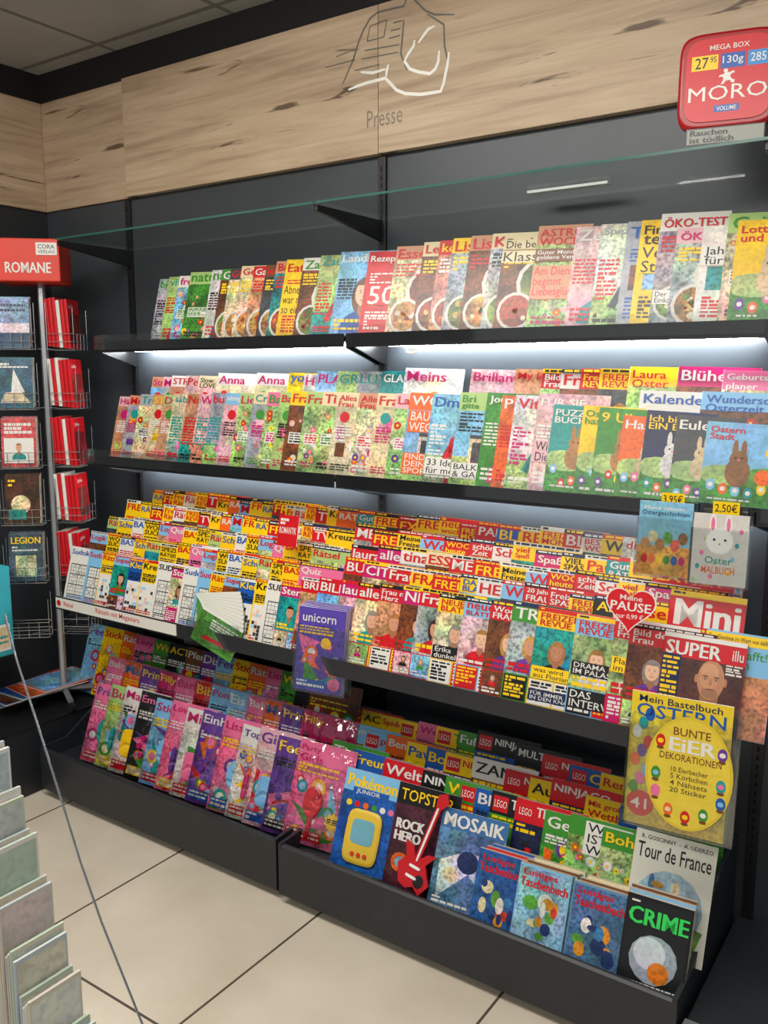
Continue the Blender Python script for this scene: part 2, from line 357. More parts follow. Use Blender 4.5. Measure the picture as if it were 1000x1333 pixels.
        for i in range(10):
            x=rng.uniform(.04,.75);z=rng.uniform(.1,.62); C.r(x,z,x+rng.uniform(.06,.24),z+rng.uniform(.03,.1),2+.3*i,rng.choice('YRKSGOWL'),.6)
        C.ef(.3,.2,.1,5.2,'K'); C.ef(.3,.2,.05,5.5,'S'); C.ef(.7,.2,.1,5.2,'K'); C.ef(.7,.2,.05,5.5,'S')
        C.r(.0,.79,1,.985,6,bg); 
        if 'LEGO' in t: C.r(.04,.81,.26,.96,7,'R'); C.text('LEGO',.06,.85,.24,.92,8,'W')
        C.bars(.05,.68,.7,.77,2,7,rng.choice('WY'),rng)
        title(C,t.replace('LEGO ',''),tc,.81,.96,9,x0=.3 if 'LEGO' in t else .05)
    elif style=='scene':
        C.r(0,.35,1,1,1,bg,.3); C.r(0,0,1,.4,2,'G',.8); C.e(.3*w,.36*h,.4*w,.12*h,3,'E',.6); C.e(.8*w,.34*h,.35*w,.14*h,3.3,'5a9a3c',.6)
        for i in range(6):
            x=.12+.15*i; z=rng.uniform(.08,.28); C.ef(x,z,.055,4,rng.choice('YRPVOTL'),.2,.075); C.ef(x,z,.03,5,'W')
        hc=rng.choice(['cbb48a','a8763c','d2d0ca','8a5a34'])
        C.ef(.8,.66,.08,3.5,'Y'); C.ef(.42,.4,.15,5,hc,.4,.19); C.ef(.42,.56,.11,5.2,hc,.3); C.ef(.37,.68,.035,5.1,hc,.2,.12); C.ef(.47,.68,.035,5.1,hc,.2,.12)
        C.ef(.38,.575,.014,6,'K'); C.ef(.46,.575,.014,6,'K'); C.ef(.42,.55,.014,6,'P'); C.ef(.72,.36,.1,5,rng.choice('RBVO'),.4)
        C.bars(.1,.04,.6,.08,1,7,'W',rng)
        title(C,t,tc,.78,.95,9)
    elif style=='plain':
        C.r(0,0,1,1,1,bg,.3); C.bars(.08,.06,.9,.28,6,3,tc,rng); C.r(.1,.34,.9,.58,2,rng.choice('LPETHSA'),.95); C.bars(.08,.6,.9,.74,4,3,tc,rng); title(C,t,tc,.76,.95,9)
    for q in subs:
        tx,x0,z0,x1,z1,k=q[:6]
        if len(q)>6 and q[6]: C.r(x0-.03,z0-.012,x1+.03,z1+.012,11.5,q[6])
        C.text(tx,x0,z0,x1,z1,12.2,k)
    return C
STW=dict(gossip='gossip magazine',face='portrait magazine',fashion='fashion magazine',food='cookery magazine',garden='flower magazine',house='home magazine',craft='handicraft magazine',puzzle='puzzle magazine',sudoku='sudoku magazine',kids='children\'s magazine',tech='building-brick magazine',scene='picture book',plain='magazine')
def frame(x,y,z,lean,th,roll=0):
    a=radians(lean);t=radians(th)
    n=Vector((0,-cos(a),sin(a)));e1=Vector((1,0,0));e2=Vector((0,sin(a),cos(a)))
    X=e1*cos(t)-n*sin(t); N=n*cos(t)+e1*sin(t)
    M=Matrix.Identity(4)
    for i in range(3): M[i][0]=X[i]; M[i][1]=-N[i]; M[i][2]=e2[i]
    M.translation=Vector((x,y,z)); return M
SEED=[100]
def put(C,name,M,label=None,cat=None,group=None,parent=None):
    o=bpy.data.objects.new(name,C.done(name)); COL.objects.link(o)
    if parent: o.parent=parent; o.matrix_local=M
    else: o.matrix_world=M
    if cat: lab(o,label,cat,group)
    elif label: o['label']=label
    return o
SUB={}
def row(data,yr,z,lean,th,w,h,where,group,name='magazine',cat='magazine',tmax=.006,extra=None,clip=True):
    its=[]
    for ln in data.strip().split('\n'):
        p=ln.strip().split(';')
        its.append([float(p[0]),p[1],p[2],p[3],p[4],float(p[5]) if len(p)>5 and p[5] else h,float(p[6]) if len(p)>6 and p[6] else w])
    X=[];keep=[]
    for i in its:
        x=xs(i[0],yr,z); xm=-.488-i[6]*cos(radians(th))
        if clip and x>xm:
            if X and xm-X[-1]>.035: X.append(xm);keep.append(i)
            break
        X.append(x);keep.append(i)
    its=keep
    for k,(px,t,bg,tc,st,hh,ww) in enumerate(its):
        pitch=min(X[k+1]-X[k] if k+1<len(X) else .2, X[k]-X[k-1] if k else .2)
        tt=max(.001,min(tmax,.9*pitch*sin(radians(th))-.0024))
        SEED[0]+=1; rng=random.Random(SEED[0])
        sb=SUB.get((group,int(px)),())
        if clip and st in('gossip','puzzle'): hh*=rng.uniform(.96,1.03)
        C=cover(t,bg,tc,st,ww,hh,tt,SEED[0],sb)
        sink=sin(radians(lean))*sin(radians(th))*ww
        M=frame(X[k],Y(yr),z+sink+.001,lean,th,0)
        nm='puzzle_magazine' if st in('puzzle','sudoku') and name=='magazine' else name
        cn='magazine' if name=='magazine' else cat
        o=put(C,nm,M,f"{NAM[bg]} {STW[st]} with {NAM[tc]} title on {where}",cn,group)
        if extra: extra(o,k,ww,hh,tt,rng)
def auto(px0,px1,n,titles,jit=.3):
    rng=random.Random(px0*7+n); out=[]
    for i in range(n):
        px=px0+(px1-px0)*(i+jit*(rng.random()-.5))/n
        out.append('%.1f;%s'%(px,titles[i%len(titles)]))
    return '\n'.join(out)
# =============== ROOM
XL=-3.41
def zeroed(o):
    for v in o.data.vertices: v.co.x+=o.location.x; v.co.y+=o.location.y
    o.location=(0,0,o.location.z); o['kind']='structure'
zeroed(box('floor',-3.5,-4.2,-.05,2.2,.06,0,FLOORM))
zeroed(box('ceiling',-3.5,-4.2,2.83,2.2,.06,2.9,CEILM))
box('wall_back',-3.5,0,0,2.2,.08,2.83,WALL)['kind']='structure'
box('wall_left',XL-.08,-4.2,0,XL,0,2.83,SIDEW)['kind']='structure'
ti=[0]
def trim(x0,y0,z0,x1,y1,z1,mat,bev=.002):
    ti[0]+=1; o=box('trim_%d'%ti[0],x0,y0,z0,x1,y1,z1,mat,bev); o['kind']='structure'; return o
WB,WT=2.285,2.72
trim(XL,-.012,WB,-2.862,0,WT,WOOD)
trim(-2.86,-.03,WB,-1.662,0,WT,WOOD); trim(-1.66,-.03,WB,-.442,0,WT,WOOD); trim(-.44,-.03,WB,.78,0,WT,WOOD); trim(.782,-.03,WB,2.2,0,WT,WOOD)
o=trim(XL,-4.2,WB,XL+.015,-.013,WT,WOOD); zeroed(o)
trim(XL,-.02,WT,2.2,0,2.83,BLACK,0); trim(XL,-4.2,WT,XL+.02,-.02,2.83,BLACK,0)
for xx in (-2.88,-1.66,-.44):
    o=box('shelf_upright',xx-.014,-.012,.0,xx+.014,0,2.28,METAL,.001)
    lab(o,'black slotted steel shelf upright fixed to the panel wall','shelf upright','slotted shelf uprights')
    V=[];Fc=[]
    for i in range(88):
        z=.06+i*.025; k=len(V); V+=[(-.003,-.0066,z),(.003,-.0066,z),(.003,-.0066,z+.014),(-.003,-.0066,z+.014)]; Fc.append((k,k+1,k+2,k+3))
    mesh('slots',V,Fc,SLOT,(0,0,0),o)
# =============== header emblem
def strokes(name,lines,r,mat,yy=-.0308):
    V=[];Fc=[]
    for ln in lines:
        P=[Vector((at(a,b,D-.03)[0],0,at(a,b,D-.03)[1])) for a,b in ln]; k=len(V); n=len(P)
        for i,p in enumerate(P):
            d=(P[min(i+1,n-1)]-P[max(i-1,0)])
            if d.length<1e-6: d=P[1]-P[0]
            d.normalize(); rr=r*(.6 if i in(0,n-1) else 1); q=Vector((-d.z,0,d.x))*rr
            V+=[p-q+Vector((0,yy,0)),p+q+Vector((0,yy,0))]
        for i in range(n-1): Fc.append((k+2*i,k+2*i+2,k+2*i+3,k+2*i+1))
    base=V[0].copy(); return mesh(name,[v-base for v in V],Fc,mat,base)
GREY=plain('emblem_grey','6a675f',.5); GREY2=plain('lettering_grey','857a6a',.5); SILV=plain('emblem_silver','f4f2e8',.3)
em=strokes('newspaper_emblem',[[(446,110),(460,78),(468,52),(474,38),(482,24),(492,16),(508,12),(526,8),(530,-4),(538,-2),(545,5),(554,14),(566,19),(592,19)],
 [(556,18),(578,32),(579,60),(584,84)],[(482,34),(504,26)],[(504,26),(500,48)],[(500,48),(478,54)],[(478,54),(482,34)],[(512,30),(524,27)],[(509,40),(522,37)],[(507,50),(521,46)],[(475,66),(520,58)],[(471,77),(519,68)],[(438,74),(462,64)],[(424,88),(462,78)],
 [(462,92),(494,84)],[(526,25),(524,50),(522,70),(530,92)]],.0030,GREY)
lab(em,'grey line-drawn folded newspaper emblem on the oak header','emblem')
e2=strokes('emblem_highlight',[[(454,117),(466,112),(478,108),(490,105),(502,102),(508,108),(516,117),(528,122),(548,123),(562,121),(574,119),(578,108),(580,98),(583,84),(585,68)],[(470,94),(486,95),(502,90)],[(540,52),(539,60),(532,70),(527,80),(534,90),(546,94),(560,96),(567,90),(571,80),(572,66)],[(545,56),(552,46),(558,38),(566,34)],[(503,100),(504,92),(506,84)]],.0048,SILV,-.0312)
e2.parent=em; e2.location=e2.location-em.location; e2['label']='silver white brush strokes'
def wtext(name,s,px0,py0,px1,py1,yr,mat,bold=.0,off=-.0008):
    x0,z1=at(px0,py0,yr);x1,z0=at(px1,py1,yr); vs,fs,asp=tmesh(s,bold)
    return mesh(name,[(a*(x1-x0),0,c*(z1-z0)) for a,c in vs],fs,mat,Vector((x0,Y(yr)+off,z0)))
o=wtext('header_lettering','Presse',478,145,524,159,D-.03,GREY2,-.004); lab(o,'thin grey section lettering on the oak header board','sign lettering')
# =============== SHELVES
def bracket(x,y0,z,dep,h0,parent):
    return prism('bracket',[(0-.012,z),(y0,z),(y0,z-.018),(0-.012,z-h0)],x-.004,x+.004,METAL,parent)
BAY=[(-2.872,-1.664),(-1.656,-.44),(-.432,.35)]
for i,(a,b) in enumerate([BAY[0],BAY[1],(-.436,.8)]):
    g=box('glass_shelf',a,Y(2.05),2.087,b,-.014,2.093,GLASS)
    lab(g,'empty clear glass shelf on black arms under the oak header','glass shelf','clear glass shelf panes')
    box('polished_edge',a,Y(2.0495)-.0005,2.0868,b,Y(2.0495)+.0003,2.0932,EDGE,0,g)
    for xx in ((a,b) if i==0 else (b,)):
        prism('bracket',[(-.013,2.0865),(Y(2.06),2.0865),(Y(2.06),2.068),(Y(2.12),2.062),(-.013,2.024)],xx-.008,xx+.006,METAL,g,.0015)
x,z=at(745,208,2.3)
o=box('label_rail',x-.13,Y(2.3),2.0935,x+.1,Y(2.33),2.101,WHITEP,.001); lab(o,'short white label rail lying on the glass shelf','label rail')
def shelf(a,b,yf,z):
    prof=[(-.013,z),(-.013,z-.012),(Y(yf)+.004,z-.012),(Y(yf)+.004,z-.030),(Y(yf),z-.030),(Y(yf),z+.012),(Y(yf)+.003,z+.012),(Y(yf)+.003,z)]
    s=prism('magazine_shelf',prof,a,b,METAL)
    lab(s,'black steel shelf with folded front lip carrying leaning magazines' if z>1.5 else 'deeper black steel shelf carrying two tiers of magazines','shelf','wall-mounted magazine shelves')
    for xx in (a+.012,b-.012): bracket(xx,Y(yf)+.03,z-.0125,0,.07,s)
    box('acrylic_lip',a+.01,Y(yf)-.004,z-.02,b-.01,Y(yf)-.001,z+.035,ACR,0,s)
    l=box('led_strip',a+.05,Y(2.345),z-.024,b-.06,Y(2.357),z-.013,LED,0,s); l['label']='glowing white led strip'
for (a,b) in BAY:
    shelf(a,b,2.19,1.715); shelf(a,b,2.135,1.285)
x,z=at(537,457,2.19)
o=tubes('cable_loop',[[(x+.018*cos(t*.5),Y(2.185),z+.006*sin(t*.5)) for t in range(14)]],.003,WHITEP,None,(x,Y(2.185),z)); lab(o,'small white cable loop hanging under the shelf lip','cable loop')
def stepped(a,b,tiers,yf,lipz0,lipz1,label):
    pr=[(Y(yf),lipz0),(Y(yf),lipz1),(Y(yf)+.004,lipz1),(Y(yf)+.004,tiers[0][1])]
    for (y0,z0),(y1,z1) in zip(tiers[:-1],tiers[1:]): pr+=[(Y(y1)-.016,z0),(Y(y1)-.016,z1)]
    pr+=[(-.013,tiers[-1][1]),(-.013,tiers[-1][1]-.03),(Y(yf)+.03,lipz0)]
    o=prism('stepped_magazine_shelf',pr,a,b,METAL2); return lab(o,label,'stepped shelf','stepped magazine shelves')
T3L=[(1.985,.752),(2.05,.787),(2.115,.822),(2.18,.857),(2.245,.892)]
T3R=[(1.985,.752),(2.05,.79),(2.115,.828),(2.18,.864),(2.245,.898)]
s3=stepped(BAY[0][0],BAY[0][1],T3L,1.96,.725,.775,'dark steel stepped shelf packed with tiers of puzzle magazines')
s4=stepped(BAY[1][0],BAY[1][1],T3R,1.96,.725,.775,'dark steel stepped shelf packed with tiers of gossip magazines')
for s,(a,b) in ((s3,BAY[0]),(s4,BAY[1])):
    for xx in (a+.02,b-.02): prism('bracket',[(-.013,.855),(Y(1.99),.715),(Y(1.99),.70),(-.013,.72)],xx-.004,xx+.004,METAL,s)
C=Cov(.66,.038,.003,bg='W'); C.text('Rätseln mit Megastars',.36,.22,.72,.85,2,'R'); C.e(.02,.019,.012,.012,2,'R'); C.text('Rätsel',.075,.3,.16,.75,2,'R')
put(C,'label_strip',Matrix.Translation(Vector((BAY[0][0]+.01,Y(1.956)-.0008,.733))-s3.location),'white strip with red lettering',parent=s3)
TBL=[(1.93,.15),(2.06,.20),(2.19,.275)]
TBR=[(1.885,.15),(2.0,.17),(2.11,.20),(2.215,.235)]
for k,((a,b),T) in enumerate(zip([(-2.885,-1.69),(-1.672,-.475)],(TBL,TBR))):
    yf=1.865 if k==0 else 1.855
    pr=[(Y(yf),.035),(Y(yf),.192),(Y(yf)+.006,.198),(Y(yf)+.014,.198),(Y(yf)+.016,T[0][1])]
    for (y0,z0),(y1,z1) in zip(T[:-1],T[1:]): pr+=[(Y(y1)-.016,z0),(Y(y1)-.016,z1)]
    pr+=[(-.013,T[-1][1]),(-.013,.035)]
    o=prism('base_tray',pr,a+.012,b-.012,METAL2)
    lab(o,'dark steel floor tray filled with wrapped children\'s magazines' if k==0 else 'dark steel floor tray filled with comics and pocket books','floor tray','magazine floor trays')
    for xx in (a,b-.012): prism('side_panel',[(Y(yf),.035),(Y(yf),.2),(Y(1.98),.205),(-.2,.34),(-.013,.36),(-.013,.035)],xx,xx+.0115,METAL2,o)
    box('toe_kick',a+.02,Y(yf)+.05,0,b-.02,-.05,.0345,BLACK,0,o)
o=box('low_cabinet',-.465,Y(1.86),0,.5,-.014,.13,METAL2,.004); lab(o,'low dark steel cabinet base beside the comic tray','cabinet')
box('toe_kick',-.46,Y(1.855),.0,.49,Y(1.8595),.03,BLACK,0,o)
box('top_rail',-.465,Y(1.868),.1305,.5,Y(1.89),.14,STEEL,0,o)
# =============== MAGAZINES
G1='magazines on the top shelf'
SUB[(G1,465)]=[('500',.1,.36,.8,.58,'W','R')]
SUB[(G1,358)]=[('Abnehmen\nwar noch nie\nso einfach',.04,.3,.8,.66,'K','Y')]
SUB[(G1,640)]=[('Die besten',.05,.86,.75,.94,'K','C'),('Klassiker',.03,.72,.97,.82,'K','C')]
SUB[(G1,683)]=[('Guter Mond und\ngoldene Venus!',.04,.66,.96,.76,'W','A'),('Am Dienstag\nbeginnt\nLiebesglück',.03,.30,.97,.6,'R','H')]
SUB[(G1,818)]=[('Vererben\nSteuern',.05,.5,.95,.74,'K','Y')]
SUB[(G1,900)]=[('Stiftung\nWarentest',.4,.84,.95,.94,'K',None),('Jahrbuch\nfür 2025',.05,.6,.95,.78,'K','W')]
SUB[(G1,843)]=[('Der große\nEinkaufsführer',.05,.2,.7,.3,'K','W')]
row('''195;bio;S;G;fashion;.235
207;vital;E;T;face;.24
220;frei;W;M;garden;.24
234;natur;E;G;garden;.25
262;natur;W;G;face;.25
275;Gut;G;W;food;.25
286;GOURMET;D;R;food;.25
300;Genuss;C;R;food;.255
316;Garten;R;W;food;.25
332;lecker;A;R;food;.25
345;Backen;H;R;food;.26
358;Eat;Y;R;plain;.262
380;Zau;W;G;food;.262
402;Zauber;E;T;fashion;.265
428;Landlust;L;W;face;.27
465;Rezepte;R;W;plain;.262
500;Essen;H;R;food;.27
535;Lecker;C;R;food;.275
556;kochen;R;Y;food;.275
573;Lisa;Y;R;food;.278
596;Lisa;H;R;food;.28
624;Koch;C;R;food;.28
640;Backen;C;A;food;.27
683;ASTRO/WOCHE;H;R;garden;.29;.15
733;Zeit;F;W;face;.275
765;Spezial;W;S;fashion;.275
800;Test;S;B;plain;.275
818;Finanz/test;Y;K;plain;.275
843;ÖKO-TEST;W;R;food;.288;.165
866;ÖKO-TEST;F;M;food;.245
900; ;W;R;plain;.245
932;Grün;E;G;garden;.27
945;Lotta/und Hase;Y;R;scene;.25''',2.215,1.716,15,7,.2,.27,'the top shelf',G1,clip=False)
G2='magazines in the back tier of the second shelf'
row('''186;Strick;H;M;craft;.26
200;Mode;F;M;craft;.26
211;STRICK;W;R;craft;.265
230;Perle;F;R;fashion;.265
246;Slow/LOVE;C;K;craft;.265
270;Anna;W;M;craft;.275
320;Anna;W;M;craft;.275
362;you;Y;B;fashion;.275
382;HYGGE;W;M;fashion;.27
398;PLACE;L;M;fashion;.28
425;GREEN;E;T;fashion;.28
452;LUX;S;T;fashion;.28
482;GLAMOUR;T;W;face;.28
512;Meins;W;M;fashion;.29
598;Brillant;F;M;fashion;.285
655;My life;H;R;face;.285
690;Bild der/Frau;R;W;gossip;.285
715;Frau;W;R;gossip;.285
740;Frei/REVUE;R;Y;gossip;.285
765;FREIZEIT/REVUE;Y;R;gossip;.285
803;Laura/Oster;Y;R;garden;.29
866;Blühen;M;W;garden;.29
925;Geburtstags-/planer;P;W;garden;.28''',2.275,1.335,14,7,.2,.27,'the shelf riser',G2,clip=False)
G3='magazines in the front tier of the second shelf'
SUB[(G3,518)]=[('FINDE\nDEINEN\nSPORT',.06,.08,.7,.3,'W','O'),('BAUEN\nWEG',.06,.56,.6,.78,'W','O')]
SUB[(G3,548)]=[('33 Ideen\nfür mehr Stil',.05,.1,.9,.26,'K','W')]
SUB[(G3,583)]=[('BALKON\n& GARTEN',.05,.08,.95,.22,'K','W')]
SUB[(G3,685)]=[('Wie haben\nDie Vitamine',.05,.3,.8,.5,'K','F')]
row('''143;Häkeln;F;M;craft;.235
156;Mode;H;R;craft;.24
170;Trend;S;T;garden;.245
186;STROH;H;Y;craft;.245
200;Deko;E;M;craft;.245
213;sabrina;C;T;fashion;.25
230;Nähen;H;R;fashion;.25
246;Wolle;F;M;fashion;.25
262;burda;S;R;fashion;.255
280;simplify;L;W;craft;.255
298;Liebe;E;M;garden;.255
316;Creativ;C;T;craft;.26
334;Ba;P;G;garden;.26
350;Basteln;E;R;craft;.26
364;Frau;Y;R;garden;.265
384;Frau;E;R;garden;.262
405;Tilda;C;R;garden;.265
424;Alles/Frau;C;R;craft;.262
452;Alles/Frau;H;R;garden;.262
476;Frau;C;R;craft;.262
500;Landhaus;F;R;garden;.262
518;WOHN;O;W;house;.265
548;Dm;L;B;fashion;.262
583;Bri/gitte;E;G;house;.268
618;Journal;G;W;face;.268
638;P;O;W;face;.26
655;Vital;W;R;fashion;.262
685;FÜR SIE;F;W;face;.268''',2.17,1.286,15,7,.195,.26,'the second shelf',G3,clip=False)
row('''706;PUZZLE/BUCH;T;W;scene;.235;.17
745;Oster/hase;Y;G;scene;.235;.16
766;9 Uhr;G;Y;scene;.23;.16
798;Hase;O;W;scene;.21;.17
828;Ich bin/EIN EI;N;Y;scene;.225;.17
868;Eulen;D;W;scene;.215;.16
908;Ostern/Stadt;L;R;scene;.2;.19''',2.162,1.286,15,12,.17,.22,'the second shelf','children\'s easter books',name='picture_book',cat='book',tmax=.009,clip=False)
row('''818;Kalender;W;B;house;.262
898;Wunderschöne/Osterzeit;L;B;garden;.26;.24''',2.23,1.30,14,7,.21,.25,'the second shelf','craft calendars',clip=False)
PZ=['FREIZEIT;Y;R;puzzle','RÄTSEL;Y;B;puzzle','FREI;R;Y;gossip','Freizeit/Rätsel;Y;R;puzzle','Rätsel;W;R;gossip','FREIZEIT/REVUE;Y;R;gossip','TV;R;W;gossip','Kreuzwort;Y;K;puzzle','RÄTSEL;O;W;puzzle','Mix;L;R;gossip']
PZ2=['BASTEI;Y;R;puzzle','SPEZIAL-/RÄTSEL;Y;K;puzzle','Rätsel;E;R;gossip','Schweden;Y;B;puzzle','BASTEI;W;B;puzzle','WORT-/SUCHSPIEL;Y;K;puzzle','Logik;L;R;gossip','Quiz;P;W;puzzle']
PZ3=['Sudoku;W;B;sudoku','Sudoku;L;R;sudoku','Rätsel;Y;R;puzzle','Super;L;R;gossip','Klein;B;Y;puzzle','Kreuz;Y;K;puzzle','SUDOKU;W;K;sudoku','Stern;M;W;gossip']
w3='a stepped shelf'
for i,(T,hh,ww,p0,p1,n,tl) in enumerate(zip(T3L,[.205,.225,.24,.255,.268],[.15,.16,.17,.19,.2],[84,108,126,152,184],[372,392,408,425,440],[16,16,17,18,18],[PZ3,PZ2[::-1],PZ2,PZ,PZ])):
    row(auto(p0,p1,n,tl[i%3:]+tl[:i%3]),T[0],T[1],16,7,ww,hh,w3,'puzzle magazines, tier %s'%['one','two','three','four','five'][i])
GD=['Gute/RÄTSEL;T;W;puzzle','FREIZEIT;Y;R;gossip','EXTRA;R;Y;gossip','FREIZEIT;Y;R;gossip','neue/woche;Y;R;gossip','FREIZEIT/MONAT;R;Y;gossip','PALAST;R;W;gossip','BLITZ;B;Y;gossip','REVUE;Y;R;gossip','FREIZEIT/MONAT;Y;R;gossip','BLITZ;R;W;gossip','BESTE/WOCHE;W;R;gossip','WOCHE;Y;K;gossip','die Schöne;W;R;face','VITA;W;M;gossip','ADEL;R;W;gossip','Royal;Y;R;gossip']
GC=['laura;R;W;gossip','alles;M;W;gossip','tina;W;R;gossip','ESSEN;C;R;food','MEINE;R;W;gossip','FREI;R;Y;gossip','Meine/Freizeit;Y;K;gossip','Woche;L;R;gossip','WOCHE/heute;R;Y;gossip','schöne/Zeit;R;W;gossip','Schöner;W;R;gossip','viel/Spaß;Y;R;gossip','Spaß;M;W;gossip','VIEL/SPASS;Y;K;gossip','Pause;Y;R;gossip']
GB=['BUNTE;R;W;gossip','CITER;M;W;gossip','Frau;R;W;gossip','FRAU;Y;R;gossip','FREIZEIT;R;Y;gossip','DAS NEUE/BLATT;Y;B;gossip','HERZ;W;R;gossip','WOCHE;L;R;gossip','20 Jahre/FRAU;R;W;gossip','Freizeit/SPASS;R;W;gossip','FREIZEIT/REVUE;Y;R;gossip','AKTUELL;K;Y;gossip','Pause;Y;R;gossip']
row(auto(446,985,20,GD+GD),T3R[4][0],T3R[4][1],16,7,.2,.268,w3,'gossip magazines in the top tier')
row(auto(443,985,18,GC[4:]+GD),T3R[3][0],T3R[3][1],16,7,.2,.262,w3,'gossip magazines in the fourth tier')
row(auto(440,985,17,GC+GC),T3R[2][0],T3R[2][1],16,7,.2,.258,w3,'gossip magazines in the third tier')
GM='gossip magazines in the second tier'
row(auto(432,815,13,GB),T3R[1][0],T3R[1][1],16,7,.2,.255,w3,GM)
C=Cov(.175,.30,.003,bg='R'); rng=random.Random(12)
C.r(0,0,1,.66,1,'H',.9); C.r(0,.95,1,1,2,'Y'); C.bars(.04,.957,.96,.992,1,3,'K',rng); C.text('Mini',.08,.72,.92,.93,4,'W',heavy=.08); C.bars(.05,.67,.95,.71,1,3,'Y',rng)
portrait(C,.4*C.w,.45*C.h,.25*C.w,rng,3); C.r(.05,.05,.95,.2,6,'Y'); C.bars(.08,.06,.92,.19,4,7,'K',rng)
put(C,'magazine',frame(xs(853,2.052,.79),Y(2.052),.794,16,7),'red magazine with big white title above the front tier','magazine',GM)
GF='gossip magazines in the front tier'
SUB[(GF,683)]=[('was wird\naus Florian?',.05,.3,.6,.40,'K','Y'),('FÜR IMMER\nIN DEN KNAST?',.05,.08,.9,.17,'W','N')]
SUB[(GF,733)]=[('DRAMA\nIM PALAST',.05,.42,.6,.53,'W','K'),('DAS\nINTERVIEW',.05,.10,.8,.26,'W','K')]
SUB[(GF,783)]=[('Flachwitz\nim Stall',.05,.5,.6,.62,'K','Y')]
SUB[(GF,555)]=[('Erika\ndunkel',.05,.3,.6,.42,'W','K')]
row('''378;BRIGITTE;R;W;gossip;.24
400;BILD;R;W;gossip;.25
428;laura;M;W;gossip;.25
450;alles;R;W;gossip;.252
478;Frau mit/Herz;R;W;gossip
508;NEUE;M;W;gossip
530;Frau;R;W;gossip
555;NEUE/BLATT;Y;R;gossip
588;neue/BLÄTT;L;R;gossip
622;Woche der/FRAU;R;W;gossip
650;TREND;G;W;gossip
683;FREIZEIT/REVUE;Y;R;gossip
733;FREIZEIT/REVUE;L;R;gossip
783;Bild der/Frau;R;W;gossip
812;Bild der/Frau;R;W;gossip''',T3R[0][0],T3R[0][1],16,7,.2,.258,w3,GF)
# SUPER cover with bald man in suit
C=Cov(.185,.25,.005,bg='R'); rng=random.Random(5)
C.r(.2,.0,1,.78,1,'5a3230',.6); C.r(.0,.0,.24,.8,2,'N'); C.bars(.02,.05,.22,.78,16,3,'Y',rng)
w,h=C.w,C.h; cx,cz,s=.62*w,.62*h,.072
C.flat([(cx-.98*s,0),(w,0),(w,cz-1.5*s),(cx+1.0*s,cz-1.1*s),(cx+.35*s,cz-.7*s),(cx-.35*s,cz-.7*s),(cx-.9*s,cz-1.05*s)],4,'1c1e26',.2)
C.flat([(cx-.3*s,cz-.8*s),(cx+.3*s,cz-.8*s),(cx+.08*s,cz-1.7*s),(cx-.08*s,cz-1.7*s)],5,'W'); C.flat([(cx-.07*s,cz-.95*s),(cx+.07*s,cz-.95*s),(cx+.1*s,cz-1.6*s),(cx-.1*s,cz-1.6*s)],6,'2a2f4a')
C.flat([(cx-.27*s,cz-.85*s),(cx+.27*s,cz-.85*s),(cx+.3*s,cz-.3*s),(cx-.3*s,cz-.3*s)],6,'9a6a4c')
C.text('SUPER',.04,.80,.70,.93,7,'W',heavy=.06); C.r(.0,.955,1,1,8,'W'); C.text('illu',.84,.82,.97,.92,9,'W')
for d in(-1,1): C.e(cx+d*.44*s,cz-.04*s,.06*s,.14*s,8,'b67a5a')
HD=[(-.38,.25),(-.42,0),(-.39,-.25),(-.31,-.46),(-.16,-.61),(.0,-.65),(.16,-.61),(.31,-.46),(.39,-.25),(.42,0),(.38,.25),(.28,.47),(.13,.58),(-.13,.58),(-.28,.47)]
C.flat([(cx+a*s,cz+b*s) for a,b in HD],8.5,'bd8462'); C.e(cx-.05*s,cz+.24*s,.28*s,.27*s,9,'cf9874'); C.e(cx-.06*s,cz-.05*s,.27*s,.28*s,9.2,'c8916c'); C.e(cx,cz-.44*s,.25*s,.17*s,9.1,'9f7258')
for d in(-1,1):
    C.e(cx+d*.17*s,cz+.01*s,.1*s,.06*s,9.6,'a87455',0,8); C.e(cx+d*.17*s,cz+.01*s,.06*s,.022*s,10,'d0c4b8',0,8);C.e(cx+d*.17*s,cz+.01*s,.028*s,.024*s,10.5,'2a2018',0,8);C.e(cx+d*.17*s,cz+.085*s,.1*s,.02*s,10,'5a3a28',0,8)
C.flat([(cx-.06*s,cz-.18*s),(cx+.06*s,cz-.18*s),(cx+.025*s,cz+.03*s),(cx-.025*s,cz+.03*s)],10,'b27a58'); C.e(cx,cz-.32*s,.13*s,.02*s,10.5,'7a4038',0,8)
C.bars(.25,.03,.9,.2,4,11,'W',rng); C.bars(.78,.68,.97,.78,4,7,'W',rng)
put(C,'magazine',frame(xs(848,1.985,.752),Y(1.985),.757,16,7),'red magazine whose cover shows a bald man in suit','magazine',GF)
C=Cov(.15,.24,.004,bg='L'); C.r(0,0,1,.6,1,'H',.8); C.r(0,.88,1,.98,2,'Y'); C.text('Top-Gewinne im Wert von 6600 €',.03,.9,.97,.96,4,'K');  C.text('Geschafft!\nEndlich',.1,.66,.9,.84,4,'G')
put(C,'magazine',frame(xs(905,2.02,.79),Y(2.018),.781,16,7),'magazine with yellow prize banner across the top','magazine',GM)
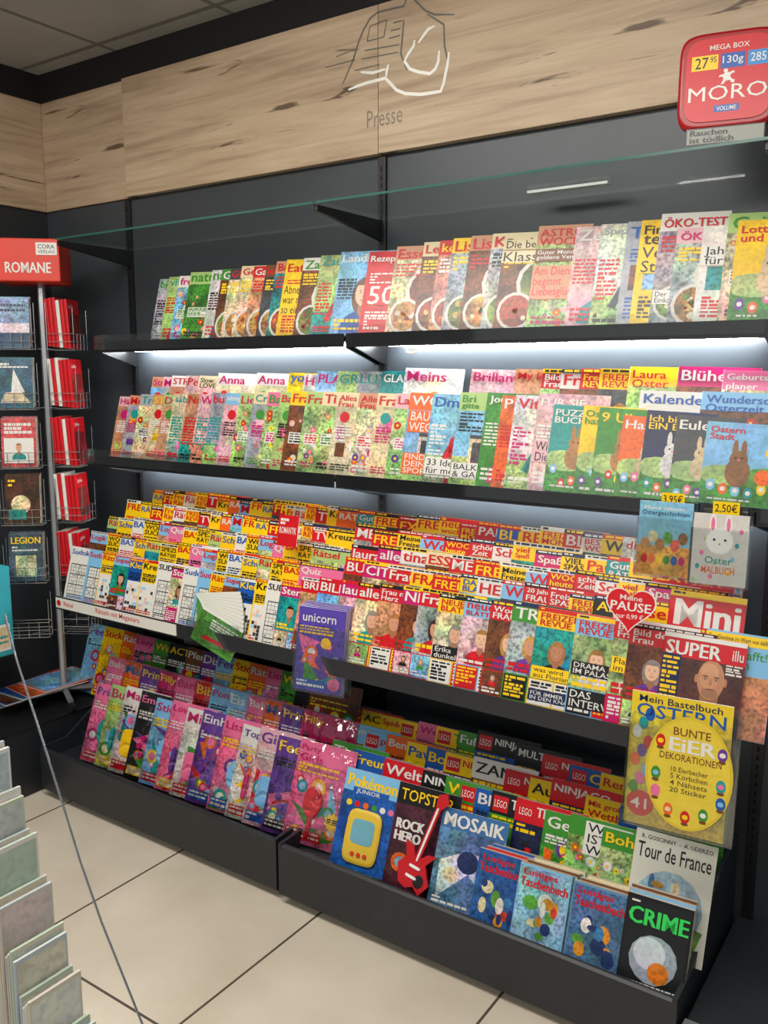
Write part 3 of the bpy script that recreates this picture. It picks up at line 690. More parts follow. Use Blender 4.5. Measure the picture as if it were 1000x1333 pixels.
# =============== BASE LEFT (toy magazines)
TOYM=[plain('toy_%s'%k,PAL[k],.25) for k in 'PMVLYTWGR']
def sup(V,cx,y,cz,rx,rz,n,p):
    for i in range(n):
        a=2*pi*i/n; c_,s_=cos(a),sin(a)
        V.append((cx+rx*math.copysign(abs(c_)**(2/p),c_),y,cz+rz*math.copysign(abs(s_)**(2/p),s_)))
def rbox(V,Fc,cx,cz,rx,rz,y0,d,n=20,p=5):
    k0=len(V)
    for sc_,yy in ((1,y0),(1,y0-d*.7),(.9,y0-d)): sup(V,cx,yy,cz,rx*sc_,rz*sc_,n,p)
    for l_ in range(2):
        for i in range(n): Fc.append((k0+l_*n+i,k0+l_*n+(i+1)%n,k0+(l_+1)*n+(i+1)%n,k0+(l_+1)*n+i))
    Fc.append(tuple(k0+2*n+i for i in range(n)))
def toyextra(o,k,w,h,t,rng):
    V=[];Fc=[]
    q=k%4; x=w*.42; y0=-.0026
    if q==0: rbox(V,Fc,x,h*.42,w*.16,w*.24,y0,.008,16,2); rbox(V,Fc,x,h*.2,w*.04,w*.22,y0,.006,10,4)
    elif q==1:
        for i in range(4): rbox(V,Fc,x-.03+.022*i,h*.36,w*.045,h*.14,y0,.007,10,4)
    elif q==2: rbox(V,Fc,x,h*.36,w*.26,h*.16,y0,.006,20,5); rbox(V,Fc,x,h*.36,w*.14,h*.08,y0-.006,.003,16,2)
    else:
        for i in range(8): rbox(V,Fc,x+w*.2*cos(i*pi/4),h*.38+w*.2*sin(i*pi/4),w*.055,w*.055,y0,.008,10,2)
    mesh('toy',V,Fc,TOYM[rng.randrange(len(TOYM))],(0,0,0),o)
    V=[];Fc=[];nx,nz=7,8
    for j in range(nz+1):
        for i in range(nx+1):
            ed=(i in(0,nx)) or (j in (0,nz))
            V.append((w*i/nx,-.0025 if ed else -.0125-.0015*rng.random(),h*j/nz))
    for j in range(nz):
        for i in range(nx):
            a=j*(nx+1)+i; Fc.append((a,a+1,a+nx+2,a+nx+1))
    q=mesh('plastic_wrap',V,Fc,WRAP,(0,0,0),o,smooth=True); q['label']='crinkled clear plastic wrap'
GT='wrapped children\'s magazines in the front of the floor tray'
row('''104;Princess;P;V;kids;.29
122;Bunte;E;M;kids;.30
140;Malbuch;W;M;kids;.31
160;Emoji;K;P;kids;.31
180;Sticker;L;M;kids;.30
200;Lovely;P;M;kids;.31
220;Mia;W;M;kids;.30
240;Einhorn;V;W;kids;.31
268;Lissy;P;M;kids;.31
292;Topmodel;W;V;kids;.30
314;Girls;F;V;kids;.31
338;Feen;V;Y;kids;.30
366;Party/Girls;P;M;kids;.31''',1.93,.152,20,12,.2,.3,'the floor tray',GT,name='toy_magazine',cat='magazine',tmax=.004,extra=toyextra)
row(auto(120,395,12,['Baby;P;W;kids','Maus;O;B;kids','Princess;V;Y;kids','Filly;M;Y;kids','Barbie;P;M;kids','Bibi;R;Y;kids','Ponys;L;M;kids','Eis;L;W;kids']),2.06,.202,18,12,.2,.295,'the floor tray','wrapped children\'s magazines in the second row of the tray',name='toy_magazine',tmax=.004,extra=toyextra)
row(auto(100,410,15,['Feen;L;V;kids','Sticker;Y;R;kids','Rätsel;O;W;kids','Lissy;P;M;kids','Wissen;G;Y;kids','ACTION;K;Y;kids','Pferde;A;W;kids','Disco;V;W;kids']),2.19,.277,18,8,.2,.285,'the floor tray','children\'s magazines in the rear of the floor tray')
# =============== BASE RIGHT
wc='the comic tray'
row('''408;Dino;G;Y;kids;.24
424;Rätsel;K;Y;kids;.26
440;Comic;R;Y;kids;.255
456;ACTION;Y;K;kids;.25
480;Spider;Y;R;kids;.25
505;LEGO Abenteuer;Y;R;tech;.25
528;Wendy;P;M;kids;.26
552;LEGO Tiere;Y;G;tech;.26
580;Fußball;G;W;kids;.265
604;LEGO NINJAGO;K;W;tech;.28
655;MULTI-PACK;K;W;tech;.27
690;LEGO NINJAGO;R;W;tech;.26
726;LEGO CITY;B;Y;tech;.25
766;Rennauto;Y;R;kids;.25
810;Feuer;R;Y;kids;.25
850;Wissen;G;W;kids;.26
895;Natur;B;W;kids;.26''',2.215,.237,17,8,.2,.26,wc,'children\'s comics in the fourth row')
row('''415;Fix;G;W;kids;.28
432;playmobil;L;W;tech;.28
458;LEGO play;L;R;tech;.27
486;Benny;O;W;kids;.275
512;Paw;Y;B;kids;.27
538;Bob;B;Y;kids;.27
562;LEGO NINJAGO;Y;R;tech;.27
598;ZANE;W;K;tech;.28
640;LEGO NINJAGO;R;W;tech;.27
672;Auto;Y;K;kids;.265
700;NINJAGO;R;W;tech;.28
745;Mit großem/Wettbewerb;Y;R;kids;.26
790;Weltraum;B;Y;kids;.26
838;Forscher;G;Y;kids;.26
890;Pirat;N;W;kids;.27''',2.11,.202,17,8,.2,.27,wc,'children\'s comics in the third row')
GW='children\'s comics in the second row'
SUB[(GW,722)]=[('WAS\nIST\nWAS',.25,.68,.8,.96,'K','W')]
row('''412;Tier;G;W;kids;.29
440;Freunde;B;Y;kids;.28
480;Welt;R;W;kids;.28
530;NINJA;K;W;tech;.28
560;Wald;G;Y;kids;.28
578;LEGO CITY;G;Y;tech;.28
600;Blau;B;W;kids;.275
620;LEGO TECHNIC;K;W;tech;.28
652;LEGO TECHNIC;R;W;tech;.28
690;Geo;G;W;kids;.27
722; ;G;W;garden;.28
765;Bohnen;G;Y;garden;.27''',2.0,.172,18,8,.2,.28,wc,GW)
GX='comics and pocket books in the front of the tray'
def special(px,yr,z,w,lean,th,C,name,label,cat='comic',group=GX,back=0,dx=0):
    sink=sin(radians(lean))*sin(radians(th))*w
    M=frame(xs(px,yr,z)+dx,Y(yr),z+sink+.001,lean,th)@Matrix.Translation((0,back,0))
    return put(C,name,M,label,cat,group)
C=Cov(.195,.285,.009,bg='d6d4c6',spine='C'); rng=random.Random(3)
C.text('R. GOSCINNY  -  A. UDERZO',.08,.93,.95,.965,3,'K'); C.text('Tour de France',.05,.77,.95,.9,4,'K')
C.ef(.5,.42,.42,2,'a6c2d2',.5); C.flat([(.02,.04),(.17,.03),(.185,.08),(.1,.1),(.03,.085)],2.5,'7a9a46',.7)
for i in range(14): rr=random.Random(i+50); C.ef(rr.uniform(.22,.78),rr.uniform(.22,.6),rr.uniform(.03,.08),3+.2*i,rr.choice(['c8922e','b8422a','4a76a8','dcc8a0','5a8a3a']),.6,rr.uniform(.03,.12))
special(806,1.975,.19,.19,20,10,C,'comic_album','white hardcover comic album with black handwritten-style title')
C=Cov(.18,.285,.005,bg='L'); C.r(0,0,1,.78,1,'B',.7); C.text('Pokémon',.06,.83,.94,.95,4,'Y',heavy=.08); C.r(.18,.74,.82,.825,2,'B'); C.text('JUNIOR',.24,.76,.8,.815,4,'W')
for i in range(6): C.ef(.15+.15*i,.66,.05,3,'YROGWP'[i])
o=special(428,1.9,.152,.18,20,12,C,'toy_magazine','light blue toy magazine with yellow tablet toy attached')
V=[];Fc=[]; rbox(V,Fc,.09,.10,.055,.078,-.002,.009); mesh('toy_tablet',V,Fc,plain('toy_yellow','dcb83a',.3),(0,0,0),o)
V=[];Fc=[]; rbox(V,Fc,.09,.115,.036,.036,-.0112,.001); mesh('tablet_screen',V,Fc,plain('toy_screen','6fa8b8',.2),(0,0,0),o)
V=[];Fc=[]
for a,b in((.07,.05),(.09,.05),(.11,.05)): rbox(V,Fc,a,b,.007,.007,-.0112,.003,12,2)
mesh('tablet_button',V,Fc,plain('toy_btn','d0402a',.3),(0,0,0),o)
C=Cov(.19,.29,.005,bg='K'); C.r(0,0,1,.8,1,'4a2030',.9); C.text('ROCK\nHERO',.06,.45,.5,.66,5,'W',heavy=.06); C.text('TOPSTAR',.06,.84,.9,.95,5,'Y'); C.ef(.22,.25,.14,3,'O',.6); C.ef(.22,.25,.08,4,'L',.6)
o=special(496,1.9,.152,.19,20,12,C,'toy_magazine','dark children\'s magazine with red toy guitar attached')
body=[(.0,-.06),(.025,-.068),(.045,-.055),(.068,-.07),(.085,-.035),(.068,-.008),(.056,.012),(.075,.045),(.05,.04),(.036,.022),(.036,.165),(.052,.19),(.036,.215),(.014,.2),(.021,.165),(.02,.022),(.006,.045),(-.022,.05),(-.004,.012),(-.02,-.015)]
n=len(body); V=[(x,0,z) for x,z in body]+[(x,-.012,z) for x,z in body]
Fc=[tuple(range(n-1,-1,-1)),tuple(range(n,2*n))]+[(i,(i+1)%n,(i+1)%n+n,i+n) for i in range(n)]
gt=mesh('toy_guitar',V,Fc,REDP,(.075,-.036,.095),o); fixn(gt); gt.rotation_euler=(0,radians(13),0)
V=[];Fc=[]
for zz in (-.033,-.005): rbox(V,Fc,.03,zz,.017,.004,-.0121,.003,12,5)
rbox(V,Fc,.028,.09,.003,.08,-.0121,.002,12,5); mesh('guitar_strings',V,Fc,WHITEP,(0,0,0),gt)
V=[];Fc=[]; rbox(V,Fc,.054,-.036,.015,.018,-.0121,.002,14,2); mesh('guitar_pickguard',V,Fc,BLACK,(0,0,0),gt)
C=Cov(.19,.26,.005,bg='3a6aa0'); C.r(0,0,1,.8,1,'5a83a8',.9); C.text('MOSAIK',.05,.82,.95,.96,5,'W',heavy=.07); C.flat([(.02,.02),(.1,.10),(.18,.04),(.17,.15),(.09,.16),(.016,.12)],3,'d0dce2',.8); C.ef(.5,.5,.16,4,'23365a',.7); C.ef(.28,.34,.11,4,'C',.7); C.ef(.74,.4,.1,4,'A',.7); C.bars(.06,.03,.6,.1,2,5,'W',random.Random(2))
special(555,1.9,.152,.19,20,12,C,'comic_book','blue comic magazine with large white title')
def ltb(px,k1,k2,tx,txc,label,h=.2,w=.138,big=False,yr=1.885):
    for j in (2,1,0):
        C=Cov(w,h+(.006*j),.017,bg=k1 if j==0 else 'BLACR'[(int(px)+j)%5],edge='c9bfa8',spine=k1 if j==0 else 'YRWBG'[(int(px)+j)%5])
        rng=random.Random(int(px)); C.r(.03,.03,.97,.97,1,k2,.8 if not big else .1)
        for i in range(12 if not big else 0): C.ef(rng.uniform(.2,.8),rng.uniform(.12,.6),rng.uniform(.05,.15),2+.3*i,rng.choice(['d8902a','c83a2a','3a80b8','dccfa0','5a9a3a','e8e4da','24386a']),.5,rng.uniform(.04,.16))
        if big:
            C.text(tx,.06,.7,.94,.88,8,txc,heavy=.08); C.bars(.08,.91,.8,.95,1,6,'W',rng)
            C.ef(.5,.36,.36,2,'9aa6ae',.3); C.ef(.44,.42,.24,3,'c9d0d4',.2); C.ef(.6,.24,.16,4,'d87a1c',.5); C.bars(.2,.04,.9,.1,2,5,'W',rng)
        else:
            C.text(tx.split('\n')[0],.1,.85,.75,.95,6,txc,heavy=.06); C.text(tx.split('\n')[1],.06,.73,.95,.84,6,txc,heavy=.06)
        special(px,yr,.152,w,19,8,C,'pocket_book',label if j==0 else 'thick comic pocket book tucked behind the front copy',back=.0185*j,dx=(.012 if px<790 else 0)*j)
ltb(608,'B','2a5a98','Lustiges\nTaschenbuch','R','thick blue comic pocket book with red lettering')
ltb(661,'L','8cb4c8','Lustiges\nTaschenbuch','R','thick pale blue comic pocket book with red lettering')
ltb(731,'5f8cb0','4a7098','Lustiges\nTaschenbuch','R','thick grey-blue comic pocket book with red lettering')
ltb(800,'K','1c1e20','CRIME','37d05a','black crime comic pocket book with big green title',.215,.155,True)
# =============== ACRYLIC HOLDERS
def holder(x,yr,z,w,h,lean,th,label,d=.016):
    M=frame(x,Y(yr),z,lean,th); t=.0025; V=[];Fc=[]
    def bx(x0,y0,z0,x1,y1,z1):
        k=len(V); V.extend([(x0,y0,z0),(x1,y0,z0),(x1,y1,z0),(x0,y1,z0),(x0,y0,z1),(x1,y0,z1),(x1,y1,z1),(x0,y1,z1)]); Fc.extend([tuple(k+i for i in f) for f in BF])
    bx(-.004,d,-.003,w+.004,d+t,h); bx(-.004,-.006,-.003,w+.004,-.006+t,h*.8); bx(-.004,-.006+t,-.006,w+.004,d,-.003); bx(-.004,-.006+t,-.003,-.002,d,h*.8); bx(w+.002,-.006+t,-.003,w+.004,d,h*.8)
    o=mesh('acrylic_holder',V,Fc,ACR); o.matrix_world=M; lab(o,label,'leaflet holder'); return M
def inholder(C,name,M,label,cat,dz=0,group=None,dy=.001,dx=0):
    return put(C,name,M@Matrix.Translation((dx,dy,dz)),label,cat,group)
x,z=at(383,895,1.93)
M=holder(x,1.925,z,.165,.245,8,14,'clear acrylic pocket hooked on the stepped shelf edge holding comics',d=.044)
for j in range(5):
    C=cover('','5440a0','Y','kids',.155,.25,.008,77); C.text('unicorn',.1,.83,.8,.93,10,'W')
    inholder(C,'magazine',M,'violet and blue children\'s comic stacked in a clear pocket','magazine',group='violet comics in the clear pocket',dy=.001+.0088*j,dz=.003*j,dx=.0015*j)
x,z=at(244,835,1.935)
M=holder(x,1.93,z,.19,.10,10,12,'clear acrylic leaflet pocket on the shelf edge holding green leaflets',d=.03)
for i in range(10):
    C=Cov(.17,.12,.0016,bg=['4c8c38','3f7a30','5c9a48'][i%3],edge='W'); C.r(.02,.02,.98,.98,1,['4f8a36','3c7c2c','6c9c50'][i%3],.8); C.r(.0,.9,1,1,2,'W'); C.flat([(.03,.02),(.15,.03),(.16,.045),(.05,.035)],3,'R'); C.bars(.3,.5,.95,.8,4,4,'W',random.Random(i))
    put(C,'leaflet',M@Matrix.Translation((.012+.001*i,.0015+.0028*i,.016+.003*i))@Matrix.Rotation(radians(20-3.2*i),4,'Y'),'green and white leaflet fanned in a clear pocket','leaflet','green leaflets in the clear pocket')
x0,z0=at(828,745,2.08)
M=holder(x0,2.075,z0,.128,.175,4,4,'clear acrylic pocket hung from the shelf lip holding a picture book')
C=Cov(.125,.178,.008,bg='L'); C.r(0,0,1,1,1,'7cb4cc',.3); C.r(0,0,1,.4,2,'d8a03a',.7); C.text('Meine liebsten',.1,.89,.9,.94,4,'W'); C.text('Ostergeschichten',.06,.8,.94,.88,4,'N')
for i in range(6): C.ef(.15+.14*i,.42+.1*(i%2),.09,3+.1*i,['c88a4a','dccfa8','b0763a','5a9a3a','d05a40','8a5a34'][i],.5,.12); C.ef(.15+.14*i,.22,.06,3.8,'ROYGBM'[i],.2,.09)
inholder(C,'picture_book',M,'small easter story picture book in a clear pocket','book')
x1,z1=at(898,757,2.08)
M=holder(x1,2.075,z1,.125,.165,4,4,'clear acrylic pocket hung from the shelf lip holding a colouring book')
C=Cov(.122,.165,.008,bg='W'); C.r(0,0,1,1,1,'cdc9c0',.1); C.ef(.5,.62,.26,2,'W'); C.ef(.36,.86,.07,3,'W',0,.2); C.ef(.64,.86,.07,3,'W',0,.2); C.ef(.36,.86,.035,4,'P',0,.13); C.ef(.64,.86,.035,4,'P',0,.13)
C.ef(.5,.62,.24,4,'ecebe6'); C.ef(.4,.64,.025,5,'K'); C.ef(.6,.64,.025,5,'K'); C.ef(.5,.58,.02,5,'P'); C.text('Oster',.25,.3,.75,.4,5,'T'); C.text('MALBUCH',.2,.16,.8,.26,5,'O')
for i in range(14): C.ef(.06+.88*((i*37)%14)/14,.05+.92*((i*13)%14)/14,.04,1.5,'ETYPL'[i%5],0,.05)
inholder(C,'colouring_book',M,'white rabbit colouring book in a clear pocket','book')
for px,py,tx,wd in ((858,659,'3,95€',.055),(925,671,'2,50€',.06)):
    x,z=at(px,py,2.1); C=Cov(wd,.032,.001,bg='Y'); C.text(tx,.08,.15,.92,.85,2,'K')
    put(C,'price_tag',frame(x,Y(2.118),z,0,0),'small yellow handwritten price tag on the shelf lip','price tag','yellow price tags')
C=Cov(.075,.1,.002,bg='R'); C.text('ROMANTIK',.08,.4,.92,.62,2,'W'); C.bars(.1,.68,.9,.9,2,2,'W',random.Random(1))
put(C,'shelf_divider_tag',frame(xs(360,2.09,1.06),Y(2.09),1.06,10,8),'small red divider tag standing among puzzle magazines','tag')
x,z=at(812,1066,1.9)
M=holder(x,1.895,z,.235,.3,5,6,'large clear acrylic pocket on the shelf edge holding easter sign')
C=Cov(.22,.31,.006,bg='e0c22a'); C.r(0,0,1,.85,1,'d2b83a',.5); C.text('Mein Bastelbuch',.08,.93,.9,.98,4,'N'); C.text('OSTERN',.06,.82,.94,.92,4,'B'); C.ef(.16,.16,.14,4,'R'); C.text('41',.06,.12,.25,.2,5,'W')
for i in range(9): C.ef(.08+.06*(i%3),.28+.07*i,.05,4,'GPLOVRWTB'[i],.2,.07)
inholder(C,'easter_magazine',M,'yellow easter craft magazine in a clear pocket','magazine')
C=Cov(.19,.262,.0008); C.clear()
C.e(.095,.131,.0945,.1305,0,'d2b62e',0,40); C.e(.095,.131,.088,.124,1,'dcc23c',.08,40)
C.poly([(.095+.0945*cos(2*pi*i/40),.0008,.131+.1305*sin(2*pi*i/40)) for i in range(39,-1,-1)],cc('W'))
for i in range(40):
    a,b=2*pi*i/40,2*pi*(i+1)/40
    C.poly([(.095+.0945*cos(a),0,.131+.1305*sin(a)),(.095+.0945*cos(a),.0008,.131+.1305*sin(a)),(.095+.0945*cos(b),.0008,.131+.1305*sin(b)),(.095+.0945*cos(b),0,.131+.1305*sin(b))],cc('C'))
C.text('BUNTE',.3,.82,.72,.89,3,'A'); C.text('EiER',.26,.68,.78,.80,3,'W',heavy=.08); C.text('DEKORATIONEN',.16,.60,.86,.66,3,'A')
for i,q in enumerate(('10 Eierbecher','5 Körbchen','4 Nähsets','20 Sticker')): C.text(q,.3,.50-.06*i,.72,.545-.06*i,3,'5a4a20',cen=True)
for i,(a,b,k) in enumerate(((.16,.75,'R'),(.86,.72,'V'),(.87,.45,'T'),(.13,.46,'G'),(.3,.16,'O'),(.5,.12,'R'),(.7,.17,'G'),(.14,.3,'P'),(.88,.3,'B'))):
    C.ef(a,b,.055,3,k,.2,.08); C.ef(a,b,.035,4,'YWPLC'[i%5],.1,.03); C.e(a*.19,b*.262-.016,.008,.004,3.5,'A')
put(C,'easter_sign',M@Matrix.Translation((.042,-.0075,.012)),'yellow oval card advertising easter egg decorations','sign')
C=Cov(.13,.125,.0012); C.clear()
hp=[]
for i in range(36):
    t=2*pi*i/36; hp.append((.065+.0037*16*sin(t)**3,.066+.0037*(13*cos(t)-5*cos(2*t)-2*cos(3*t)-cos(4*t))))
hp=hp[::-1]
C.flat(hp,0,'W'); C.flat([(.065+(x-.065)*.94,.066+(z-.066)*.94) for x,z in hp],.5,'R'); C.poly([(x,.0012,z) for x,z in hp][::-1],cc('R'))
C.text('Meine',.3,.66,.7,.76,2,'W'); C.text('PAUSE',.14,.46,.86,.63,2,'W',heavy=.05); C.text('nur 0,99 €',.26,.3,.74,.41,2,'W')
put(C,'promo_tag',frame(xs(782,1.975,.96),Y(1.968),.995,10,7),'red heart-shaped promotional tag with white lettering','promotional tag')
# =============== TOBACCO TUB
cxx=xs(944,2.07,2.2); base=Vector((cxx,Y(2.09),2.094)); 
root=bpy.data.objects.new('tobacco_tub',None); root.empty_display_size=.05; root.location=base; root.rotation_euler=(radians(-4),0,radians(12)); COL.objects.link(root)
lab(root,'red square plastic tobacco tub standing on the glass shelf','tobacco tub')
def loft(name,secs,mat):
    V=[];Fc=[];n=40; ks=[]
    for r,y in secs: ks.append(len(V)); sup(V,0,y,.135,r,r,n,6)
    for a,b in zip(ks[:-1],ks[1:]):
        for i in range(n): Fc.append((a+i,b+i,b+(i+1)%n,a+(i+1)%n))
    Fc.append(tuple(ks[0]+i for i in range(n))); Fc.append(tuple(ks[-1]+n-1-i for i in range(n)))
    o=mesh(name,V,Fc,mat,(0,0,0),root,bev=.002); fixn(o)
loft('tub_body',[(.092,.001),(.08,.11)],REDP); loft('tub_lid',[(.096,-.024),(.102,-.018),(.102,0)],plain('dark_red_lid','a01018',.3,0,.05))
C=Cov(.18,.18,.001); C.clear()
V=[]; sup(V,.09,0,.09,.087,.087,40,6); C.flat([(v[0],v[2]) for v in V],0,'c81a22')
C.text('MEGA BOX',.28,.84,.72,.90,2,'W',cen=True); C.r(.08,.62,.38,.79,1,'Y'); C.text('27',.12,.64,.27,.77,2,'K'); C.text('95',.29,.7,.36,.77,2,'K')
C.r(.41,.62,.68,.79,1,'B'); C.text('130g',.43,.65,.66,.76,2,'W'); C.r(.71,.62,.94,.79,1,'2a86c8'); C.text('285',.74,.66,.91,.76,2,'W')
C.text('MORO',.06,.26,.94,.43,2,'W',0.0); C.r(.36,.12,.64,.2,1,'B'); C.text('VOLUME',.39,.135,.61,.185,2,'W')
HS=[(.078,.080),(.083,.082),(.086,.087),(.094,.086),(.099,.080),(.104,.080),(.100,.087),(.099,.093),(.104,.096),(.109,.094),(.107,.099),(.100,.100),(.097,.103),(.100,.108),(.096,.112),(.090,.109),(.092,.105),(.087,.103),(.080,.106),(.076,.102),(.083,.100),(.086,.095),(.082,.089),(.076,.086)]
C.flat([(2*.09-x,z-.001) for x,z in HS][::-1],2,'W')
put(C,'tub_label',Matrix.Translation((-.09,-.0265,.045)),'red label with white lettering',parent=root)
C=Cov(.16,.036,.001,bg='K'); C.r(0,0,1,1,1,'K'); C.r(.015,.07,.985,.93,2,'85887c'); C.text('Rauchen\nist tödlich',.05,.12,.9,.88,3,'K',heavy=.06)
put(C,'warning_label',Matrix.Translation((-.08,-.0265,.0)),'grey warning label with black border and lettering',parent=root)
# =============== NOVEL RACK
rx,ry=-3.05,Y(2.1); PZ0=.27
o=box('display_plinth',XL+.001,Y(1.72),0,-2.93,-.001,PZ0-.002,METAL2,.006); lab(o,'low dark plinth in the shop corner carrying the novel rack','plinth')
box('plinth_top',XL+.001,Y(1.715),PZ0-.0018,-2.925,-.001,PZ0,METAL,0,o)
rack=bpy.data.objects.new('novel_rack',None); rack.location=(rx,ry,PZ0); rack.empty_display_size=.1; COL.objects.link(rack)
lab(rack,'revolving wire paperback rack with red header box','revolving book rack')
tubes('pole',[[(rx,ry,PZ0+.05),(rx,ry,2.0)]],.014,STEEL,rack,(rx,ry,PZ0))
bl=[]
for i in range(4):
    a=radians(65+90*i); bl.append([(rx,ry,PZ0+.06),(rx+.13*cos(a),ry+.13*sin(a),PZ0+.045)])
tubes('base_foot',bl,.012,STEEL,rack,(rx,ry,PZ0))
for i in range(4):
    a=radians(65+90*i); V=[];Fc=[]
    for s_ in(-.01,.01):
        for j in range(12): t=2*pi*j/12; V.append((.02*cos(t),s_,.02+.02*sin(t)))
    Fc=[tuple(range(12)),tuple(range(23,11,-1))]+[(j,j+12,(j+1)%12+12,(j+1)%12) for j in range(12)]
    mesh('castor',V,Fc,BLACK,Vector((.13*cos(a),.13*sin(a),0)),rack)
A1=radians(-47.6)
def face_frame(cx,cy,z,ang,tilt=0):
    N=Vector((cos(ang),sin(ang),0)); Z=Vector((0,0,1)); X=Z.cross(N)
    if tilt:
        t=radians(tilt); Zt=Z*cos(t)-N*sin(t); N=N*cos(t)+Z*sin(t); Z=Zt
    M=Matrix.Identity(4)
    for i in range(3): M[i][0]=X[i];M[i][1]=-N[i];M[i][2]=Z[i]
    M.translation=Vector((cx,cy,z)); return M
N1=Vector((cos(A1),sin(A1),0)); X1=Vector((0,0,1)).cross(N1)
hz0,hz1=1.945,2.10; hw,hd=.118,.10; HC=X1*(-.022)
V=[]
for zz in(hz0,hz1):
    for a,b in((-1,1),(1,1),(1,-1),(-1,-1)): V.append(HC+X1*a*hw+N1*b*hd+Vector((0,0,zz-PZ0)))
hb=mesh('header_box',V,[(0,3,2,1),(4,5,6,7),(0,1,5,4),(1,2,6,5),(2,3,7,6),(3,0,4,7)],plain('header_red','d8371f',.45,0,.04),(0,0,0),rack,bev=.004); fixn(hb)
C=Cov(.236,.15,.001); C.clear(); C.text('ROMANE',.17,.20,.86,.46,0,'W',heavy=.04)
Mh=face_frame(0,0,0,A1); Mh.translation=HC+N1*(hd+.0012)-X1*hw+Vector((0,0,hz0-PZ0)); put(C,'header_lettering',Mh,parent=rack)
C=Cov(.075,.045,.001,bg='W'); C.text('CORA',.1,.5,.9,.85,2,'K'); C.text('VERLAG',.1,.15,.9,.4,2,'D')
Mh=face_frame(0,0,0,A1); Mh.translation=HC+N1*(hd+.0022)+X1*(.035)+Vector((0,0,hz0-PZ0+.095)); put(C,'header_sticker',Mh,'white sticker with black lettering',parent=rack)
A2=A1+radians(78); N2=Vector((cos(A2),sin(A2),0)); X2=Vector((0,0,1)).cross(N2)
zl=[1.70,1.475,1.25,1.03,.80]; wires=[]; RC=Vector((rx,ry,0))
c1=RC-X1*.098+N1*.05; c2=RC+X1*.03+N1*.02+X2*.03
def pocket(zz,c0,Nn,Xn,wd,dp):
    a=c0-Xn*wd/2;b=c0+Xn*wd/2;f=Nn*dp
    for hh in(0,.03,.06): 
        q=Vector((0,0,zz-.004+hh)); wires.append([a+q,a+f+q,b+f+q,b+q,a+q])
    for kx in(0,.25,.5,.75,1):
        p=a+(b-a)*kx+f; wires.append([p+Vector((0,0,zz-.004)),p+Vector((0,0,zz+.056))])
        wires.append([a+(b-a)*kx+Vector((0,0,zz-.004)),p+Vector((0,0,zz-.004))])
    for kx in(0,1):
        p=a+(b-a)*kx; wires.append([p+Vector((0,0,zz-.004)),p+Vector((0,0,zz+.17))]); wires.append([p+f+Vector((0,0,zz-.004)),p+f+Vector((0,0,zz+.15))])
    m=(a+b)/2; wires.append([m+Vector((0,0,zz)),Vector((rx,ry,zz))])
for zz in zl+[.58]:
    pocket(zz,c1,N1,X1,.155,.045); pocket(zz,c2,N2,X2,.125,.105)
tubes('wire_pocket',wires,.0015,CHROME,rack,(rx,ry,PZ0))
NV=[(' ;L;N','7fa6c4'),(' ;T;W','2a5a6a'),(' ;W;R','c84848'),(' ;A;Y','4a2e1a'),('LEGION;D;Y','4a5a68')]
for i,zz in enumerate(zl):
    t,bg,tc=NV[i][0].split(';')
    for j in range(3):
        rg=random.Random(i*3+j)
        C=Cov(.13,.185,.009,bg=bg,edge='d9cfb8'); C.r(0,0,1,1,1,NV[i][1],.9)
        if i==0: C.r(0,.3,1,.5,2,'W',.6); C.r(0,0,1,.3,2,'1f4a6a',.8); C.bars(.1,.7,.9,.9,2,5,'N',rg)
        elif i==1: C.flat([(.01,.02),(.12,.02),(.09,.06),(.03,.06)],2,'C',.4); C.flat([(.05,.06),(.10,.06),(.06,.15)],2,'W',.3); C.bars(.1,.8,.9,.93,2,5,'W',rg)
        elif i==2: C.r(.08,.08,.92,.6,2,'W'); portrait(C,.5*C.w,.4*C.h,.2*C.w,rg,3); C.bars(.1,.68,.9,.92,3,5,'W',rg)
        elif i==3: C.ef(.45,.4,.28,2,'C',.8); C.r(.1,.08,.6,.3,3,'T',.8); C.bars(.1,.75,.9,.93,2,5,'Y',rg)
        else: C.text(t,.08,.8,.92,.94,4,tc,heavy=.05); C.r(.2,.1,.8,.55,2,'C',.9); C.bars(.1,.62,.9,.75,2,5,'W',rg)
        Mb=face_frame(0,0,0,A1,6); Mb.translation=c1-X1*.065+N1*(.031-.0115*j)+Vector((0,0,zz+.001+.004*j))
        put(C,'paperback_novel',Mb,['pale blue seascape novel','teal ship-cover novel','white and red romance novel','brown historical novel','grey adventure novel with yellow title'][i]+' in a wire pocket','book','novels in the wire rack')
    for j in range(6):
        k='RRWRRR'[j] if i%2==0 else 'RRRWRW'[j]
        C=Cov(.105,.185-.004*(j%3),.0135,bg=k,edge='d0c8b8',spine=k); C.r(.06,.1,.94,.7,1,'8a2a2a' if k=='R' else '8a8a98',.9); C.text('Romana' if j%2 else 'Julia',.1,.8,.7,.9,3,'W' if k=='R' else 'R')
        Mb=face_frame(0,0,0,A2,3); Mb.translation=c2-X2*.052+N2*(.088-.0155*j)+Vector((0,0,zz+.001+.002*j))
        put(C,'paperback_novel',Mb,('red' if k=='R' else 'white')+' romance paperback in a wire pocket of the rack','book','romance novels in the wire rack')
for i in range(12):
    C=Cov(.19,.26,.004,bg='WORCLAROBLRO'[i]); C.r(.03,.03,.97,.97,1,'OARHLABRABOL'[i],.95); C.text('Reise',.1,.82,.8,.93,3,'W')
    x=-3.385+.016*i; y=Y(1.76)+.045*(i%4)
    M=Matrix.Translation((x,y+.1,PZ0+.006+.0068*i))@Matrix.Rotation(radians(14*((i*7)%5)/5-6),4,'Z')@Matrix.Rotation(radians(-90),4,'X')
    put(C,'brochure',M,'colourful travel brochure lying in a loose pile on the plinth','brochure','loose brochures on the plinth')
